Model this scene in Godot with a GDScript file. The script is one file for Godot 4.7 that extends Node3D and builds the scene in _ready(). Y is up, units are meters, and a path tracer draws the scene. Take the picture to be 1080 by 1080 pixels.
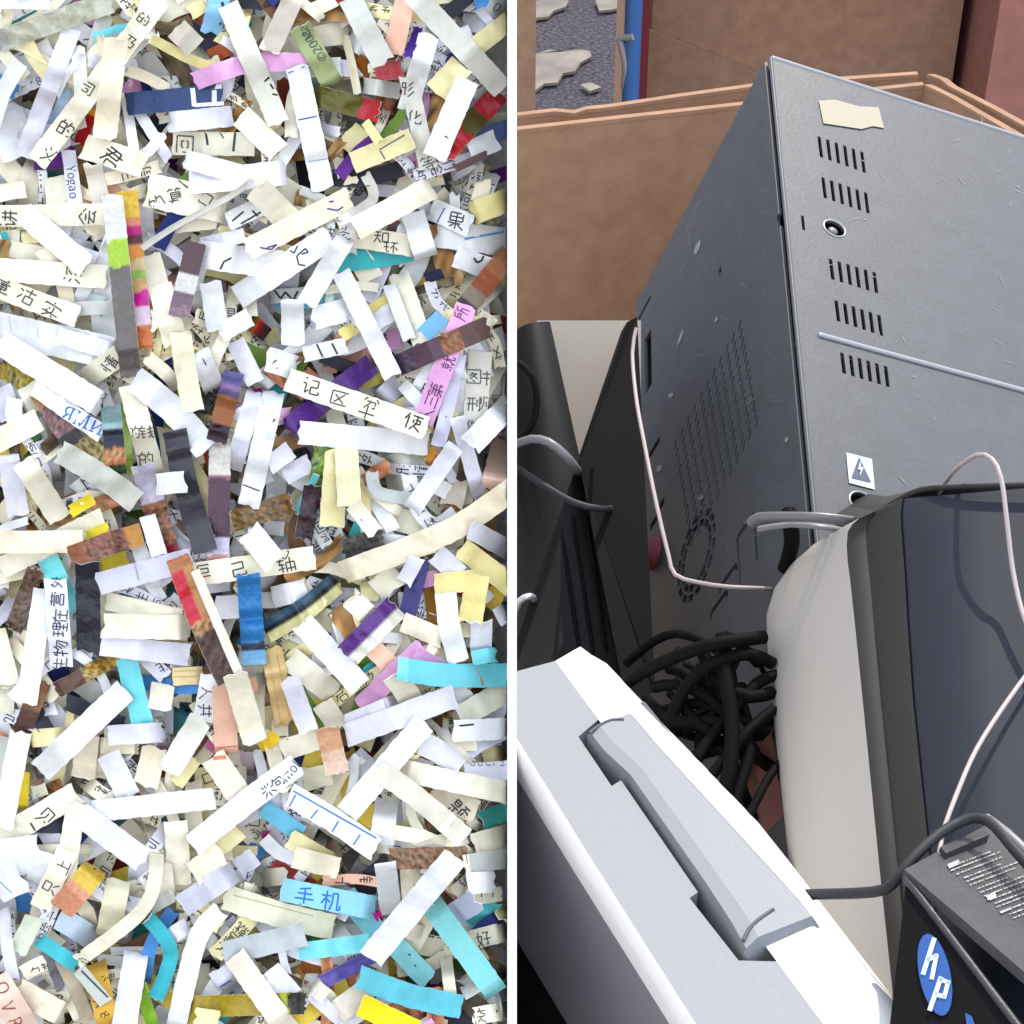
extends Node3D
# A white board stands between a slope of shredded paper and a carton of discarded electronics.

const FOV := 32.0
const PITCH := 35.0
const CAM_H := 1.33
const HEAP := 0.5          # metres from the lens to the base of the paper slope, along the view axis
var F := 540.0 / tan(deg_to_rad(FOV / 2.0))   # focal length in photo pixels
var PXM := 1.0
var cam := Vector3(0, CAM_H, 0)
var AX_R := Vector3(1, 0, 0)
var AX_U := Vector3(0, cos(deg_to_rad(PITCH)), -sin(deg_to_rad(PITCH)))
var AX_F := Vector3(0, -sin(deg_to_rad(PITCH)), -cos(deg_to_rad(PITCH)))
var used := {}
var base_of := {}
var M := {}

func _ready():
	PXM = HEAP / F
	# ---- camera, sky, sun, exposure
	var c := Camera3D.new()
	c.name = "camera"
	add_child(c)
	c.fov = FOV
	c.near = 0.02
	c.far = 200.0
	c.transform = Transform3D(Basis(AX_R, AX_U, -AX_F), cam)
	c.current = true
	var env := Environment.new()
	env.background_mode = Environment.BG_SKY
	var sm := ProceduralSkyMaterial.new()
	sm.sky_top_color = Color(0.80, 0.84, 0.91)
	sm.sky_horizon_color = Color(0.95, 0.95, 0.95)
	sm.sky_curve = 0.25
	sm.ground_bottom_color = Color(0.42, 0.40, 0.38)
	sm.ground_horizon_color = Color(0.75, 0.74, 0.73)
	sm.sky_energy_multiplier = 1.2
	var sky := Sky.new()
	sky.sky_material = sm
	env.sky = sky
	env.tonemap_mode = Environment.TONE_MAPPER_LINEAR
	env.tonemap_exposure = 1.72
	env.sdfgi_enabled = true
	env.ssao_enabled = true
	env.ssil_enabled = true
	var we := WorldEnvironment.new()
	we.name = "world_environment"
	we.environment = env
	add_child(we)
	var sun := DirectionalLight3D.new()
	sun.name = "sun"
	sun.light_color = Color(1.0, 0.96, 0.90)
	sun.light_energy = 0.95
	sun.light_angular_distance = 0.5
	sun.shadow_enabled = true
	add_child(sun)
	var to_sun := Vector3(0.30, 0.72, -0.62).normalized()
	sun.transform = Transform3D(Basis.looking_at(-to_sun, Vector3.UP), Vector3(0, 5, 0))
	make_materials()
	build_setting()
	build_board()
	build_carton()
	build_computer()
	build_screens()
	build_printer()
	build_scanner()
	build_black_box()
	build_cables()
	build_shreds()

# ---------------------------------------------------------------- helpers
func ray(px: float, py: float) -> Vector3:
	return AX_R * ((px - 540.0) / F) + AX_U * ((540.0 - py) / F) + AX_F

func P(px: float, py: float, z: float) -> Vector3:
	return cam + ray(px, py) * z

func at_height(px: float, py: float, h: float) -> Vector3:
	var r := ray(px, py)
	return cam + r * ((h - cam.y) / r.y)

func at_far(px: float, py: float, d: float) -> Vector3:   # on the vertical plane d metres in front of the lens
	var r := ray(px, py)
	return cam + r * (d / -r.z)

func on_plane(px: float, py: float, p: Vector3, n: Vector3) -> Vector3:
	var r := ray(px, py)
	return cam + r * ((p - cam).dot(n) / r.dot(n))

func numbered(n: String) -> String:
	if not used.has(n):
		used[n] = 0
		return n
	used[n] += 1
	return "%s_%03d" % [n, used[n]]

func tag(o: Node, label: String, category: String, group := ""):
	o.set_meta("label", label)
	o.set_meta("category", category)
	if group != "":
		o.set_meta("group", group)

func thing(called: String, label: String, category: String, at: Vector3, group := "") -> Node3D:
	var o := Node3D.new()
	o.name = numbered(called)
	add_child(o)
	o.position = at
	base_of[o] = at
	tag(o, label, category, group)
	return o

func put(mesh: Mesh, called: String, m: Material, parent: Node, at := Vector3.ZERO) -> MeshInstance3D:
	var o := MeshInstance3D.new()
	o.mesh = mesh
	o.material_override = m
	o.cast_shadow = GeometryInstance3D.SHADOW_CASTING_SETTING_ON
	o.name = numbered(called) if parent == self else called
	parent.add_child(o, true)
	o.position = at
	return o

# a mesh of world-space points becomes a part of parent
func world_part(st: SurfaceTool, called: String, m: Material, parent: Node) -> MeshInstance3D:
	st.generate_normals()
	var o := put(st.commit(), called, m, parent)
	if parent != self:
		var b: Vector3 = base_of.get(parent, Vector3.ZERO)
		o.position = -b
		base_of[o] = Vector3.ZERO
	return o

func structure(o: Node):
	o.set_meta("kind", "structure")

func begin() -> SurfaceTool:
	var st := SurfaceTool.new()
	st.begin(Mesh.PRIMITIVE_TRIANGLES)
	return st

func quad(st: SurfaceTool, a: Vector3, b: Vector3, c: Vector3, d: Vector3, smooth := -1):
	st.set_smooth_group(smooth)
	for v in [a, b, c, a, c, d]:
		st.add_vertex(v)

# eight corners: 0-3 one face round, 4-7 the opposite face in the same order
func hexa(st: SurfaceTool, p: Array):
	quad(st, p[0], p[1], p[2], p[3])
	quad(st, p[7], p[6], p[5], p[4])
	for i in 4:
		var j: int = (i + 1) % 4
		quad(st, p[j], p[i], p[i + 4], p[j + 4])

func box_at(st: SurfaceTool, a: Vector3, b: Vector3):
	var lo := Vector3(min(a.x, b.x), min(a.y, b.y), min(a.z, b.z))
	var hi := Vector3(max(a.x, b.x), max(a.y, b.y), max(a.z, b.z))
	hexa(st, [Vector3(lo.x, lo.y, hi.z), Vector3(lo.x, hi.y, hi.z), hi, Vector3(hi.x, lo.y, hi.z),
		lo, Vector3(lo.x, hi.y, lo.z), Vector3(hi.x, hi.y, lo.z), Vector3(hi.x, lo.y, lo.z)])

# a sheet with rounded-off relief: rows of points, front seen clockwise
func sheet(st: SurfaceTool, rows: Array, smooth := 1):
	for i in rows.size() - 1:
		for j in rows[i].size() - 1:
			quad(st, rows[i][j], rows[i][j + 1], rows[i + 1][j + 1], rows[i + 1][j], smooth)

func curve_points(pts: Array, step: float) -> Array:
	var out := []
	for i in pts.size() - 1:
		var p0: Vector3 = pts[max(i - 1, 0)]
		var p1: Vector3 = pts[i]
		var p2: Vector3 = pts[i + 1]
		var p3: Vector3 = pts[min(i + 2, pts.size() - 1)]
		var n: int = max(2, int(p1.distance_to(p2) / step))
		for k in n:
			out.append(p1.cubic_interpolate(p2, p0, p3, float(k) / n))
	out.append(pts[-1])
	return out

func tube(st: SurfaceTool, pts: Array, r: float, sides := 8, flat := 1.0):
	var c := curve_points(pts, 0.006)
	var rings := []
	var up := Vector3(0.31, 0.9, 0.2).normalized()
	for i in c.size():
		var t: Vector3 = (c[min(i + 1, c.size() - 1)] - c[max(i - 1, 0)]).normalized()
		var s := t.cross(up).normalized()
		up = s.cross(t).normalized()
		var ring := []
		for k in sides + 1:
			var a := TAU * k / sides
			ring.append(c[i] + s * cos(a) * r + up * sin(a) * r * flat)
		rings.append(ring)
	sheet(st, rings, 1)
	for e in [0, -1]:
		for k in sides:
			st.set_smooth_group(-1)
			for v in [c[e], rings[e][k], rings[e][k + 1]]:
				st.add_vertex(v)

# a flat outline given in photo pixels, laid on a plane
func outline(st: SurfaceTool, pts: Array, p: Vector3, n: Vector3, lift := 0.0):
	var poly := PackedVector2Array(pts)
	var idx := Geometry2D.triangulate_polygon(poly)
	st.set_smooth_group(-1)
	for i in idx:
		st.add_vertex(on_plane(poly[i].x, poly[i].y, p + n * lift, n))

func stroke(st: SurfaceTool, pts: Array, w: float, p: Vector3, n: Vector3, lift: float):
	for i in pts.size() - 1:
		var a: Vector2 = pts[i]
		var b: Vector2 = pts[i + 1]
		var d := (b - a).normalized()
		var s := Vector2(-d.y, d.x) * w * 0.5
		outline(st, [a + s - d * w * 0.4, b + s + d * w * 0.4, b - s + d * w * 0.4, a - s - d * w * 0.4], p, n, lift)

func lin(r: float, g: float, b: float) -> Color:
	return Color(r / 255.0, g / 255.0, b / 255.0).srgb_to_linear()

func noise_tex(size: int, freq: float, lo: Color, hi: Color, seed_: int, kind := FastNoiseLite.TYPE_SIMPLEX_SMOOTH, octaves := 4) -> NoiseTexture2D:
	var n := FastNoiseLite.new()
	n.noise_type = kind
	n.seed = seed_
	n.frequency = freq
	n.fractal_octaves = octaves
	var t := NoiseTexture2D.new()
	t.width = size
	t.height = size
	t.seamless = true
	t.noise = n
	var g := Gradient.new()
	g.set_color(0, lo)
	g.set_color(1, hi)
	t.color_ramp = g
	return t

func bump_tex(size: int, freq: float, strength: float, seed_: int) -> NoiseTexture2D:
	var n := FastNoiseLite.new()
	n.seed = seed_
	n.frequency = freq
	n.fractal_octaves = 4
	var t := NoiseTexture2D.new()
	t.width = size
	t.height = size
	t.seamless = true
	t.as_normal_map = true
	t.bump_strength = strength
	t.noise = n
	return t

func mat(r: float, g: float, b: float, rough := 0.6, spec := 0.5, metal := 0.0) -> StandardMaterial3D:
	var m := StandardMaterial3D.new()
	m.albedo_color = Color(r / 255.0, g / 255.0, b / 255.0)
	m.roughness = rough
	m.metallic_specular = spec
	m.metallic = metal
	m.cull_mode = BaseMaterial3D.CULL_DISABLED
	return m

func grained(m: StandardMaterial3D, tex: Texture2D, scale_: float, bump: Texture2D = null, depth := 0.4) -> StandardMaterial3D:
	m.albedo_texture = tex
	m.uv1_triplanar = true
	m.uv1_world_triplanar = true
	m.uv1_scale = Vector3.ONE * scale_
	if bump:
		m.normal_enabled = true
		m.normal_texture = bump
		m.normal_scale = depth
	return m

func make_materials():
	var soft := noise_tex(512, 0.02, Color(0.90, 0.90, 0.90), Color(1, 1, 1), 3)
	var fine := noise_tex(512, 0.12, Color(0.86, 0.86, 0.86), Color(1, 1, 1), 5)
	var blotch := noise_tex(512, 0.012, Color(0.74, 0.75, 0.78), Color(1, 1, 1), 8)
	var clean := noise_tex(512, 0.08, Color(0.955, 0.955, 0.955), Color(1, 1, 1), 6)
	var grime := noise_tex(1024, 0.012, Color(0.88, 0.87, 0.86), Color(1, 1, 1), 7, FastNoiseLite.TYPE_SIMPLEX_SMOOTH, 6)
	var crinkle := bump_tex(512, 0.03, 6.0, 11)
	var speck := bump_tex(512, 0.15, 5.0, 12)
	var p := StandardMaterial3D.new()
	p.vertex_color_use_as_albedo = true
	p.roughness = 0.82
	p.metallic_specular = 0.3
	p.cull_mode = BaseMaterial3D.CULL_DISABLED
	M.paper = grained(p, noise_tex(512, 0.05, Color(0.93, 0.93, 0.92), Color(1, 1, 1), 21), 14.0, crinkle, 0.25)
	var g: StandardMaterial3D = p.duplicate()
	g.roughness = 0.42
	g.metallic_specular = 0.5
	M.gloss = grained(g, noise_tex(512, 0.06, Color(0.80, 0.80, 0.80), Color(1, 1, 1), 22), 22.0, crinkle, 0.6)
	var ink := StandardMaterial3D.new()
	ink.vertex_color_use_as_albedo = true
	ink.roughness = 0.7
	ink.cull_mode = BaseMaterial3D.CULL_DISABLED
	M.ink = ink
	M.board = grained(mat(246, 246, 246, 0.6), soft, 3.0)
	M.kraft = grained(mat(160, 129, 107, 0.9, 0.2), noise_tex(512, 0.03, Color(0.88, 0.86, 0.85), Color(1, 1, 1), 31), 2.5, speck, 0.08)
	M.kraft_red = grained(mat(168, 118, 106, 0.9, 0.2), soft, 2.5, speck, 0.08)
	M.asphalt = grained(mat(92, 88, 96, 0.95, 0.2), noise_tex(1024, 0.09, Color(0.45, 0.45, 0.46), Color(1, 1, 1), 41), 0.9, speck, 0.3)
	M.concrete = grained(mat(140, 132, 122, 0.9, 0.2), blotch, 1.4)  # pale tone of sunlit tarmac, the sunlight put into the colour
	M.steel = grained(mat(74, 77, 84, 0.48, 0.4), grime, 4.0, speck, 0.04)
	M.steel_glint = mat(140, 143, 148, 0.3, 0.6, 0.3)  # paler than the case steel, painting the glint along its rims
	M.black = grained(mat(13, 13, 15, 0.65, 0.35), clean, 9.0)
	M.black_matte = grained(mat(12, 12, 13, 0.8, 0.25), clean, 9.0)
	M.rubber = mat(7, 7, 7, 0.7, 0.2)
	M.bright = mat(205, 205, 210, 0.35, 0.5, 0.6)
	M.beige = grained(mat(158, 154, 149, 0.6, 0.3), clean, 12.0)
	M.charcoal = grained(mat(44, 42, 41, 0.6, 0.3), clean, 12.0)
	M.navy = grained(mat(28, 32, 43, 0.5, 0.35), clean, 12.0)
	M.white_plastic = grained(mat(228, 228, 228, 0.5, 0.35), clean, 12.0)
	M.shaded_handle_plastic = grained(mat(128, 131, 137, 0.5, 0.35), clean, 12.0)  # handle plastic darkened, its weaker light held in the colour
	M.shaded_facet = grained(mat(132, 135, 140, 0.55, 0.3), clean, 12.0)  # white plastic toned down for a facet turned from the sun
	M.shaded_side_plastic = grained(mat(120, 119, 128, 0.4, 0.45), clean, 12.0)  # lid face coloured darker for the shade on that side
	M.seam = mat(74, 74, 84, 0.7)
	M.tape = grained(mat(150, 143, 124, 0.6), fine, 20.0)
	M.sticker = mat(176, 194, 206, 0.5)
	M.sticker_ink = mat(36, 52, 78, 0.5)
	M.wire = mat(160, 148, 146, 0.5)
	M.wire_grey = mat(104, 104, 108, 0.4)
	M.strap = mat(40, 41, 45, 0.55, 0.35)
	M.silver = mat(100, 99, 102, 0.4, 0.5, 0.3)
	M.red = mat(120, 40, 50, 0.5)
	M.blue = mat(60, 108, 170, 0.4)
	M.logo = mat(22, 74, 140, 0.45)
	M.logo_white = mat(190, 206, 214, 0.45)
	M.lid = grained(mat(58, 58, 62, 0.45, 0.45), blotch, 9.0, speck, 0.15)
	M.print = mat(150, 148, 150, 0.6)
	M.pale_panel = grained(mat(140, 135, 128, 0.8, 0.2), clean, 12.0)
	M.scuff = mat(122, 122, 126, 0.6)
	M.core = grained(mat(244, 243, 238, 0.9, 0.1), fine, 12.0, crinkle, 1.0)

# ---------------------------------------------------------------- setting
func build_setting():
	var st := begin()
	quad(st, Vector3(-40, 0, 10), Vector3(-40, 0, -60), Vector3(40, 0, -60), Vector3(40, 0, 10))
	var g := world_part(st, "ground", M.asphalt, self)
	structure(g)
	# sun patches on the tarmac, painted as thin pale pieces
	var sun_patches := [[[564, 60], [580, 55], [596, 57], [609, 53], [622, 57], [624, 62], [612, 69], [606, 78], [594, 80], [588, 90], [574, 91], [564, 99]], [[562, 4], [578, 2], [600, 3], [596, 10], [584, 14], [578, 20], [564, 22]], [[628, 3], [640, 1], [662, 2], [656, 10], [644, 13], [632, 14]], [[612, 92], [624, 90], [634, 95], [622, 99]]]
	for s in sun_patches:
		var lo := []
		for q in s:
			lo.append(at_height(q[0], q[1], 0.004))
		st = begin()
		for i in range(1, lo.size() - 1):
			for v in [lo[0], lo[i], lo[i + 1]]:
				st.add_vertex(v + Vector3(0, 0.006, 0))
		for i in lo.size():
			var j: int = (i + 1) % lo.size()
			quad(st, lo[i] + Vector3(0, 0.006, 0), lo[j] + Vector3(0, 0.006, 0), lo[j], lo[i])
		var o := world_part(st, "sun_patch", M.concrete, self)
		tag(o, "pale concrete slab lying flat on the dark tarmac", "slab", "painted sun patches on the tarmac")
	far_carton("cardboard_carton", "large brown carton with a raised flap behind the open box", 686, 1008, 2.05, 1.45, 0.7, M.kraft, true)
	far_carton("cardboard_carton", "narrow brown carton side beside the white board, behind the open box", 500, 565, 1.75, 1.40, 0.5, M.kraft, false)
	far_carton("cardboard_carton", "reddish brown carton beyond the corner of the open box", 1046, 1250, 1.95, 1.40, 0.6, M.kraft_red, false)
	var n := thing("timber_post", "narrow brown post in the dark gap between two cartons", "post", at_far(1028, 100, 2.5) * Vector3(1, 0, 1))
	st = begin()
	var a := at_far(1022, 100, 2.5)
	var b := at_far(1034, 100, 2.5)
	box_at(st, Vector3(a.x, 0, a.z), Vector3(b.x, 1.6, a.z - 0.05))
	world_part(st, "shaft", M.kraft, n)
	# blue upright with a white bracket and a red strip
	var bp := at_far(665, 96, 1.9)
	var u := thing("blue_post", "blue plastic upright with a white bracket beside the brown carton", "post", Vector3(bp.x, 0, bp.z))
	st = begin()
	tube(st, [Vector3(bp.x, 0.0, bp.z), Vector3(bp.x, 0.5, bp.z), Vector3(bp.x, 1.02, bp.z)], 0.0095, 12)
	world_part(st, "upright", M.blue, u)
	st = begin()
	var w0 := at_far(653, 40, 1.9)
	var w1 := at_far(658, 92, 1.9)
	tube(st, [w0, w0.lerp(w1, 0.5) + Vector3(0.004, 0, 0.004), w1], 0.004, 8)
	tube(st, [w0, Vector3(bp.x, w0.y + 0.005, bp.z + 0.01)], 0.004, 8)
	world_part(st, "bracket", M.print, u)
	st = begin()
	var r0 := at_far(675, 30, 2.0)
	box_at(st, Vector3(r0.x, 0.0, r0.z), Vector3(at_far(686, 30, 2.0).x - 0.001, 0.98, r0.z - 0.02))
	var rs := world_part(st, "red_plank", M.red, self)
	tag(rs, "dark red plank standing against the brown carton beside the blue upright", "plank")

func far_carton(called: String, label: String, x0: float, x1: float, d: float, top: float, deep: float, m: Material, flap: bool):
	var a := at_far(x0, 60, d)
	var b := at_far(x1, 60, d)
	var o := thing(called, label, "carton", Vector3((a.x + b.x) * 0.5, 0, -d - deep * 0.5), "cartons standing behind the open box")
	var t := 0.006
	for w in [[a.x, b.x, -d, -d - t], [a.x, b.x, -d - deep, -d - deep + t], [a.x, a.x + t, -d - t, -d - deep + t], [b.x - t, b.x, -d - t, -d - deep + t]]:
		var st := begin()
		box_at(st, Vector3(w[0], 0.0, w[2]), Vector3(w[1], top, w[3]))
		world_part(st, "side", m, o)
	if flap:
		var st := begin()
		var p := Vector3(0, 0, -d + 0.008)
		var lo := []
		var hi := []
		for q in [[672, 27], [735, 52], [800, 78], [850, 98], [850, 150], [672, 150]]:
			var v := on_plane(q[0], q[1], p, Vector3(0, 0, 1))
			hi.append(v)
			lo.append(v - Vector3(0, 0, 0.006))
		for i in range(1, hi.size() - 1):
			for v in [hi[0], hi[i], hi[i + 1]]:
				st.add_vertex(v)
		for i in hi.size():
			var j: int = (i + 1) % hi.size()
			quad(st, hi[j], hi[i], lo[i], lo[j])
		world_part(st, "flap", m, o)

func build_board():
	# its edge lies parallel to the paper slope; the board runs back between the two sides
	var hx := 5.0 / F * 0.47
	var c := cam + AX_F * 0.47
	var top := c + AX_U * 0.30
	var bot := c - AX_U * 0.55
	var back := AX_F * 0.42
	var o := thing("partition_board", "thin white upright board between the shredded paper and the electronics", "board", Vector3(0, 0, c.z))
	var st := begin()
	var r := 0.0004
	var prof := [[-hx, 0.42], [-hx, r], [-hx + r, 0.0], [hx - r, 0.0], [hx, r], [hx, 0.42]]
	for i in prof.size():
		var j: int = (i + 1) % prof.size()
		var pa: Vector3 = AX_R * prof[i][0] + AX_F * prof[i][1]
		var pb: Vector3 = AX_R * prof[j][0] + AX_F * prof[j][1]
		quad(st, bot + pa, top + pa, top + pb, bot + pb)
	for e in [top, bot]:
		quad(st, e - AX_R * hx, e + AX_R * hx, e + AX_R * hx + back, e - AX_R * hx + back)
	world_part(st, "panel", M.board, o)
	st = begin()
	box_at(st, Vector3(-hx, 0, bot.z), Vector3(hx, bot.y + 0.002, bot.z - 0.3))
	world_part(st, "foot", M.board, o)

# ---------------------------------------------------------------- the open carton
func wall_sheet(st: SurfaceTool, rim: Array, out: Vector3, t: float, low: float):
	for i in rim.size() - 1:
		var a: Vector3 = rim[i]
		var b: Vector3 = rim[i + 1]
		hexa(st, [Vector3(a.x, low, a.z), a, b, Vector3(b.x, low, b.z),
			Vector3(a.x, low, a.z) + out * t, a + out * t, b + out * t, Vector3(b.x, low, b.z) + out * t])

func edge_strip(st: SurfaceTool, rim: Array, out: Vector3, t: float):
	for i in rim.size() - 1:
		var a: Vector3 = rim[i] + Vector3(0, 0.0015, 0) - out * 0.0006
		var b: Vector3 = rim[i + 1] + Vector3(0, 0.0015, 0) - out * 0.0006
		var o := out * (t + 0.0012)
		var d := Vector3(0, -0.003, 0)
		hexa(st, [a + d, a, b, b + d, a + d + o, a + o, b + o, b + d + o])

func build_carton():
	var h := 0.80
	var o := thing("open_cardboard_box", "open brown cardboard box holding the discarded electronics", "box", Vector3(0.3, 0, -0.8))
	var back_in := []
	for q in [[541, 139], [974, 91]]:
		back_in.append(at_height(q[0], q[1], h))
	var back_out := []
	for q in [[541, 124], [585, 119], [606, 121], [618, 117], [640, 115], [720, 103], [800, 92], [880, 86], [968, 80]]:
		back_out.append(at_height(q[0], q[1], h))
	var right_in := []
	for q in [[975, 91], [1000, 103], [1040, 126], [1090, 155]]:
		right_in.append(at_height(q[0], q[1], h))
	right_in.append(right_in[-1] + (right_in[-1] - right_in[-2]) * 6.0)
	var right_out := []
	for q in [[978, 80], [992, 85], [1002, 93], [1045, 115], [1092, 141]]:
		right_out.append(at_height(q[0], q[1], h))
	right_out.append(right_out[-1] + (right_out[-1] - right_out[-2]) * 6.0)
	for w in [["back_wall", back_in, Vector3(0, 0, -1)], ["outer_back_wall", back_out, Vector3(0, 0, -1)], ["side_wall", right_in, Vector3(1, 0, 0)], ["outer_side_wall", right_out, Vector3(1, 0, 0)]]:
		var st := begin()
		wall_sheet(st, w[1], w[2], 0.005, 0.0)
		var p := world_part(st, w[0], M.kraft, o)
		st = begin()
		edge_strip(st, w[1], w[2], 0.005)
		world_part(st, "cut_edge", M.kraft, p)
	# a pad of card carries the electronics
	var st2 := begin()
	box_at(st2, Vector3(0.0015, 0.57, -0.25), Vector3(0.46, 0.585, -1.20))
	world_part(st2, "card_layer", M.kraft, o)

# ---------------------------------------------------------------- desktop computer lying tilted
var PC: Transform3D
func local_pc(px: float, py: float, face: String) -> Vector3:
	var n := PC.basis.z if face == "side" else -PC.basis.x
	return PC.affine_inverse() * on_plane(px, py, PC.origin, n)

func cut(parent: Node, size: Vector3, at: Vector3, turn := Vector3.ZERO):
	var b := CSGBox3D.new()
	b.operation = CSGShape3D.OPERATION_SUBTRACTION
	b.size = size
	parent.add_child(b, true)
	b.position = at
	b.rotation = turn

func build_computer():
	var e1 := Vector3(0.947, -0.236, 0.218)
	var e2 := Vector3(-0.038, -0.756, -0.654)
	var X := (AX_R * e1.x + AX_U * e1.y + AX_F * e1.z).normalized()
	var Y := -(AX_R * e2.x + AX_U * e2.y + AX_F * e2.z).normalized()
	Y = (Y - X * X.dot(Y)).normalized()
	var Z := X.cross(Y)
	PC = Transform3D(Basis(X, Y, Z), P(813, 60, 1.05))
	var L := Vector3(0.46, 0.44, 0.2065)
	var o := thing("desktop_computer", "tilted dark grey metal desktop computer case with vent slots", "computer", PC.origin)
	o.transform = PC
	# hollow shell: the far cover, ends and floor of the case
	for w in [[Vector3(L.x, L.y, 0.002), Vector3(L.x * 0.5, -L.y * 0.5, -L.z + 0.001), "far_cover"], [Vector3(0.002, L.y, L.z - 0.006), Vector3(L.x - 0.001, -L.y * 0.5, -L.z * 0.5), "front_plate"],
			[Vector3(L.x - 0.004, 0.002, L.z - 0.006), Vector3(L.x * 0.5, -0.0015, -L.z * 0.5), "top_plate"], [Vector3(L.x - 0.004, 0.002, L.z - 0.006), Vector3(L.x * 0.5, -L.y + 0.0015, -L.z * 0.5), "floor_plate"]]:
		var bm := BoxMesh.new()
		bm.size = w[0]
		put(bm, w[2], M.steel, o, w[1])
	var side := CSGCombiner3D.new()
	side.name = "side_panel"
	o.add_child(side)
	var plate := CSGBox3D.new()
	plate.size = Vector3(L.x, L.y, 0.002)
	plate.position = Vector3(L.x * 0.5, -L.y * 0.5, -0.001)
	side.add_child(plate)
	side.material_override = M.steel
	for row in [[865, 155, 910, 171], [869, 198, 914, 214], [877, 284, 923, 298], [883, 328, 928, 343], [889, 383, 935, 397]]:
		for k in 6:
			var t := k / 5.0
			var top := local_pc(lerp(float(row[0]), float(row[2]), t) - 1.2, lerp(float(row[1]), float(row[3]), t) - 11, "side")
			var bot := local_pc(lerp(float(row[0]), float(row[2]), t) + 1.6, lerp(float(row[1]), float(row[3]), t) + 11, "side")
			var mid := (top + bot) * 0.5
			cut(side, Vector3(0.0021, top.distance_to(bot), 0.02), Vector3(mid.x, mid.y, 0), Vector3(0, 0, (top - bot).signed_angle_to(Vector3(0, 1, 0), Vector3(0, 0, -1))))
	var sl := local_pc(847, 235, "side")
	cut(side, Vector3(0.0018, 0.012, 0.02), Vector3(sl.x, sl.y, 0))
	for q in [[880, 241, 0.0062], [909, 530, 0.0062]]:
		var sc := local_pc(q[0], q[1], "side")
		var hole := CSGCylinder3D.new()
		hole.operation = CSGShape3D.OPERATION_SUBTRACTION
		hole.radius = q[2]
		hole.height = 0.02
		hole.sides = 24
		side.add_child(hole, true)
		hole.position = Vector3(sc.x, sc.y, 0)
		hole.rotation.x = PI / 2
		var ring := TorusMesh.new()
		ring.inner_radius = q[2] - 0.0004
		ring.outer_radius = q[2] + 0.0008
		var rg := put(ring, "screw_collar", M.steel_glint, o, Vector3(sc.x, sc.y, 0.0))
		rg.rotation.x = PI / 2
		var head := SphereMesh.new()
		head.radius = 0.0030
		head.height = 0.003
		var hd := put(head, "screw", M.silver, o, Vector3(sc.x, sc.y, -0.002))
		hd.rotation.x = PI / 2
	# rolled edges; the top one is coloured paler as a painted glint
	for e in [[Vector3(0, 0, 0), Vector3(L.x, 0, 0), 0.0016, M.steel_glint], [Vector3(0, 0, 0), Vector3(0, -L.y, 0), 0.0012, M.steel]]:
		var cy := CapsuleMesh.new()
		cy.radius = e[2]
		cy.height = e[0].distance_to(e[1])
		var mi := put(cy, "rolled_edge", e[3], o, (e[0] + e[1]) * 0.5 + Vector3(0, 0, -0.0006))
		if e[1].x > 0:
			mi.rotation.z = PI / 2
	# raised fold across the panel, its lit ridge put into a paler colour
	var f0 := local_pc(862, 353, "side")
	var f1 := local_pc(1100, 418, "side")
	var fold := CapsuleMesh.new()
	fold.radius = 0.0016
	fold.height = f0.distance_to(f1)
	var fm := put(fold, "pressed_fold", M.steel_glint, o, (f0 + f1) * 0.5)
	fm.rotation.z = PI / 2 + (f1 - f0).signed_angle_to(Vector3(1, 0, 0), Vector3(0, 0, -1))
	# rear face: vents, dark slots, fan grille
	var rear := CSGCombiner3D.new()
	rear.name = "rear_panel"
	o.add_child(rear)
	rear.material_override = M.steel
	var rp := CSGBox3D.new()
	rp.size = Vector3(0.002, L.y - 0.001, L.z - 0.002)
	rp.position = Vector3(-0.0012, -L.y * 0.5, -L.z * 0.5 - 0.003)
	rear.add_child(rp)
	for i in 11:
		for j in 13:
			var q := Vector2(790, 345).lerp(Vector2(722, 470), i / 10.0) + Vector2(1.5 * j - 6.0, 8.5 * j)
			var v := local_pc(q.x, q.y, "rear")
			if v.y > -L.y + 0.02 and v.z > -L.z + 0.02:
				cut(rear, Vector3(0.02, 0.0060, 0.0023), v, Vector3(0.5, 0, 0))
	for q in [[687, 382, 0.050, 0.011], [763, 287, 0.005, 0.004], [683, 326, 0.004, 0.022], [692, 476, 0.005, 0.022], [700, 535, 0.005, 0.012], [693, 552, 0.005, 0.012], [826, 232, 0.010, 0.006]]:
		var v := local_pc(q[0], q[1], "rear")
		cut(rear, Vector3(0.02, q[2], q[3]), v)
	var fc := local_pc(738, 587, "rear")
	for ringr in [[0.024, 16], [0.0185, 14]]:
		for k in ringr[1]:
			var a: float = TAU * k / ringr[1]
			cut(rear, Vector3(0.02, 0.0042, 0.0072), fc + Vector3(0, cos(a), sin(a)) * ringr[0], Vector3(a, 0, 0))
	# connector outlines low on the rear
	for q in [[792, 580, 0.030, 0.030], [772, 612, 0.004, 0.03], [762, 640, 0.004, 0.03]]:
		var v := local_pc(q[0], q[1], "rear")
		cut(rear, Vector3(0.02, q[2], 0.003), v + Vector3(0, 0, 0.010))
		cut(rear, Vector3(0.02, q[2], 0.003), v - Vector3(0, 0, 0.010))
		cut(rear, Vector3(0.02, 0.003, 0.02), v + Vector3(0, q[2] * 0.5, 0))
	# red round connector
	var rv := local_pc(694, 585, "rear")
	var rc := CylinderMesh.new()
	rc.top_radius = 0.009
	rc.bottom_radius = 0.010
	rc.height = 0.010
	var rcm := put(rc, "red_socket", M.red, o, rv + Vector3(-0.006, 0, 0))
	rcm.rotation.z = PI / 2
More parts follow.
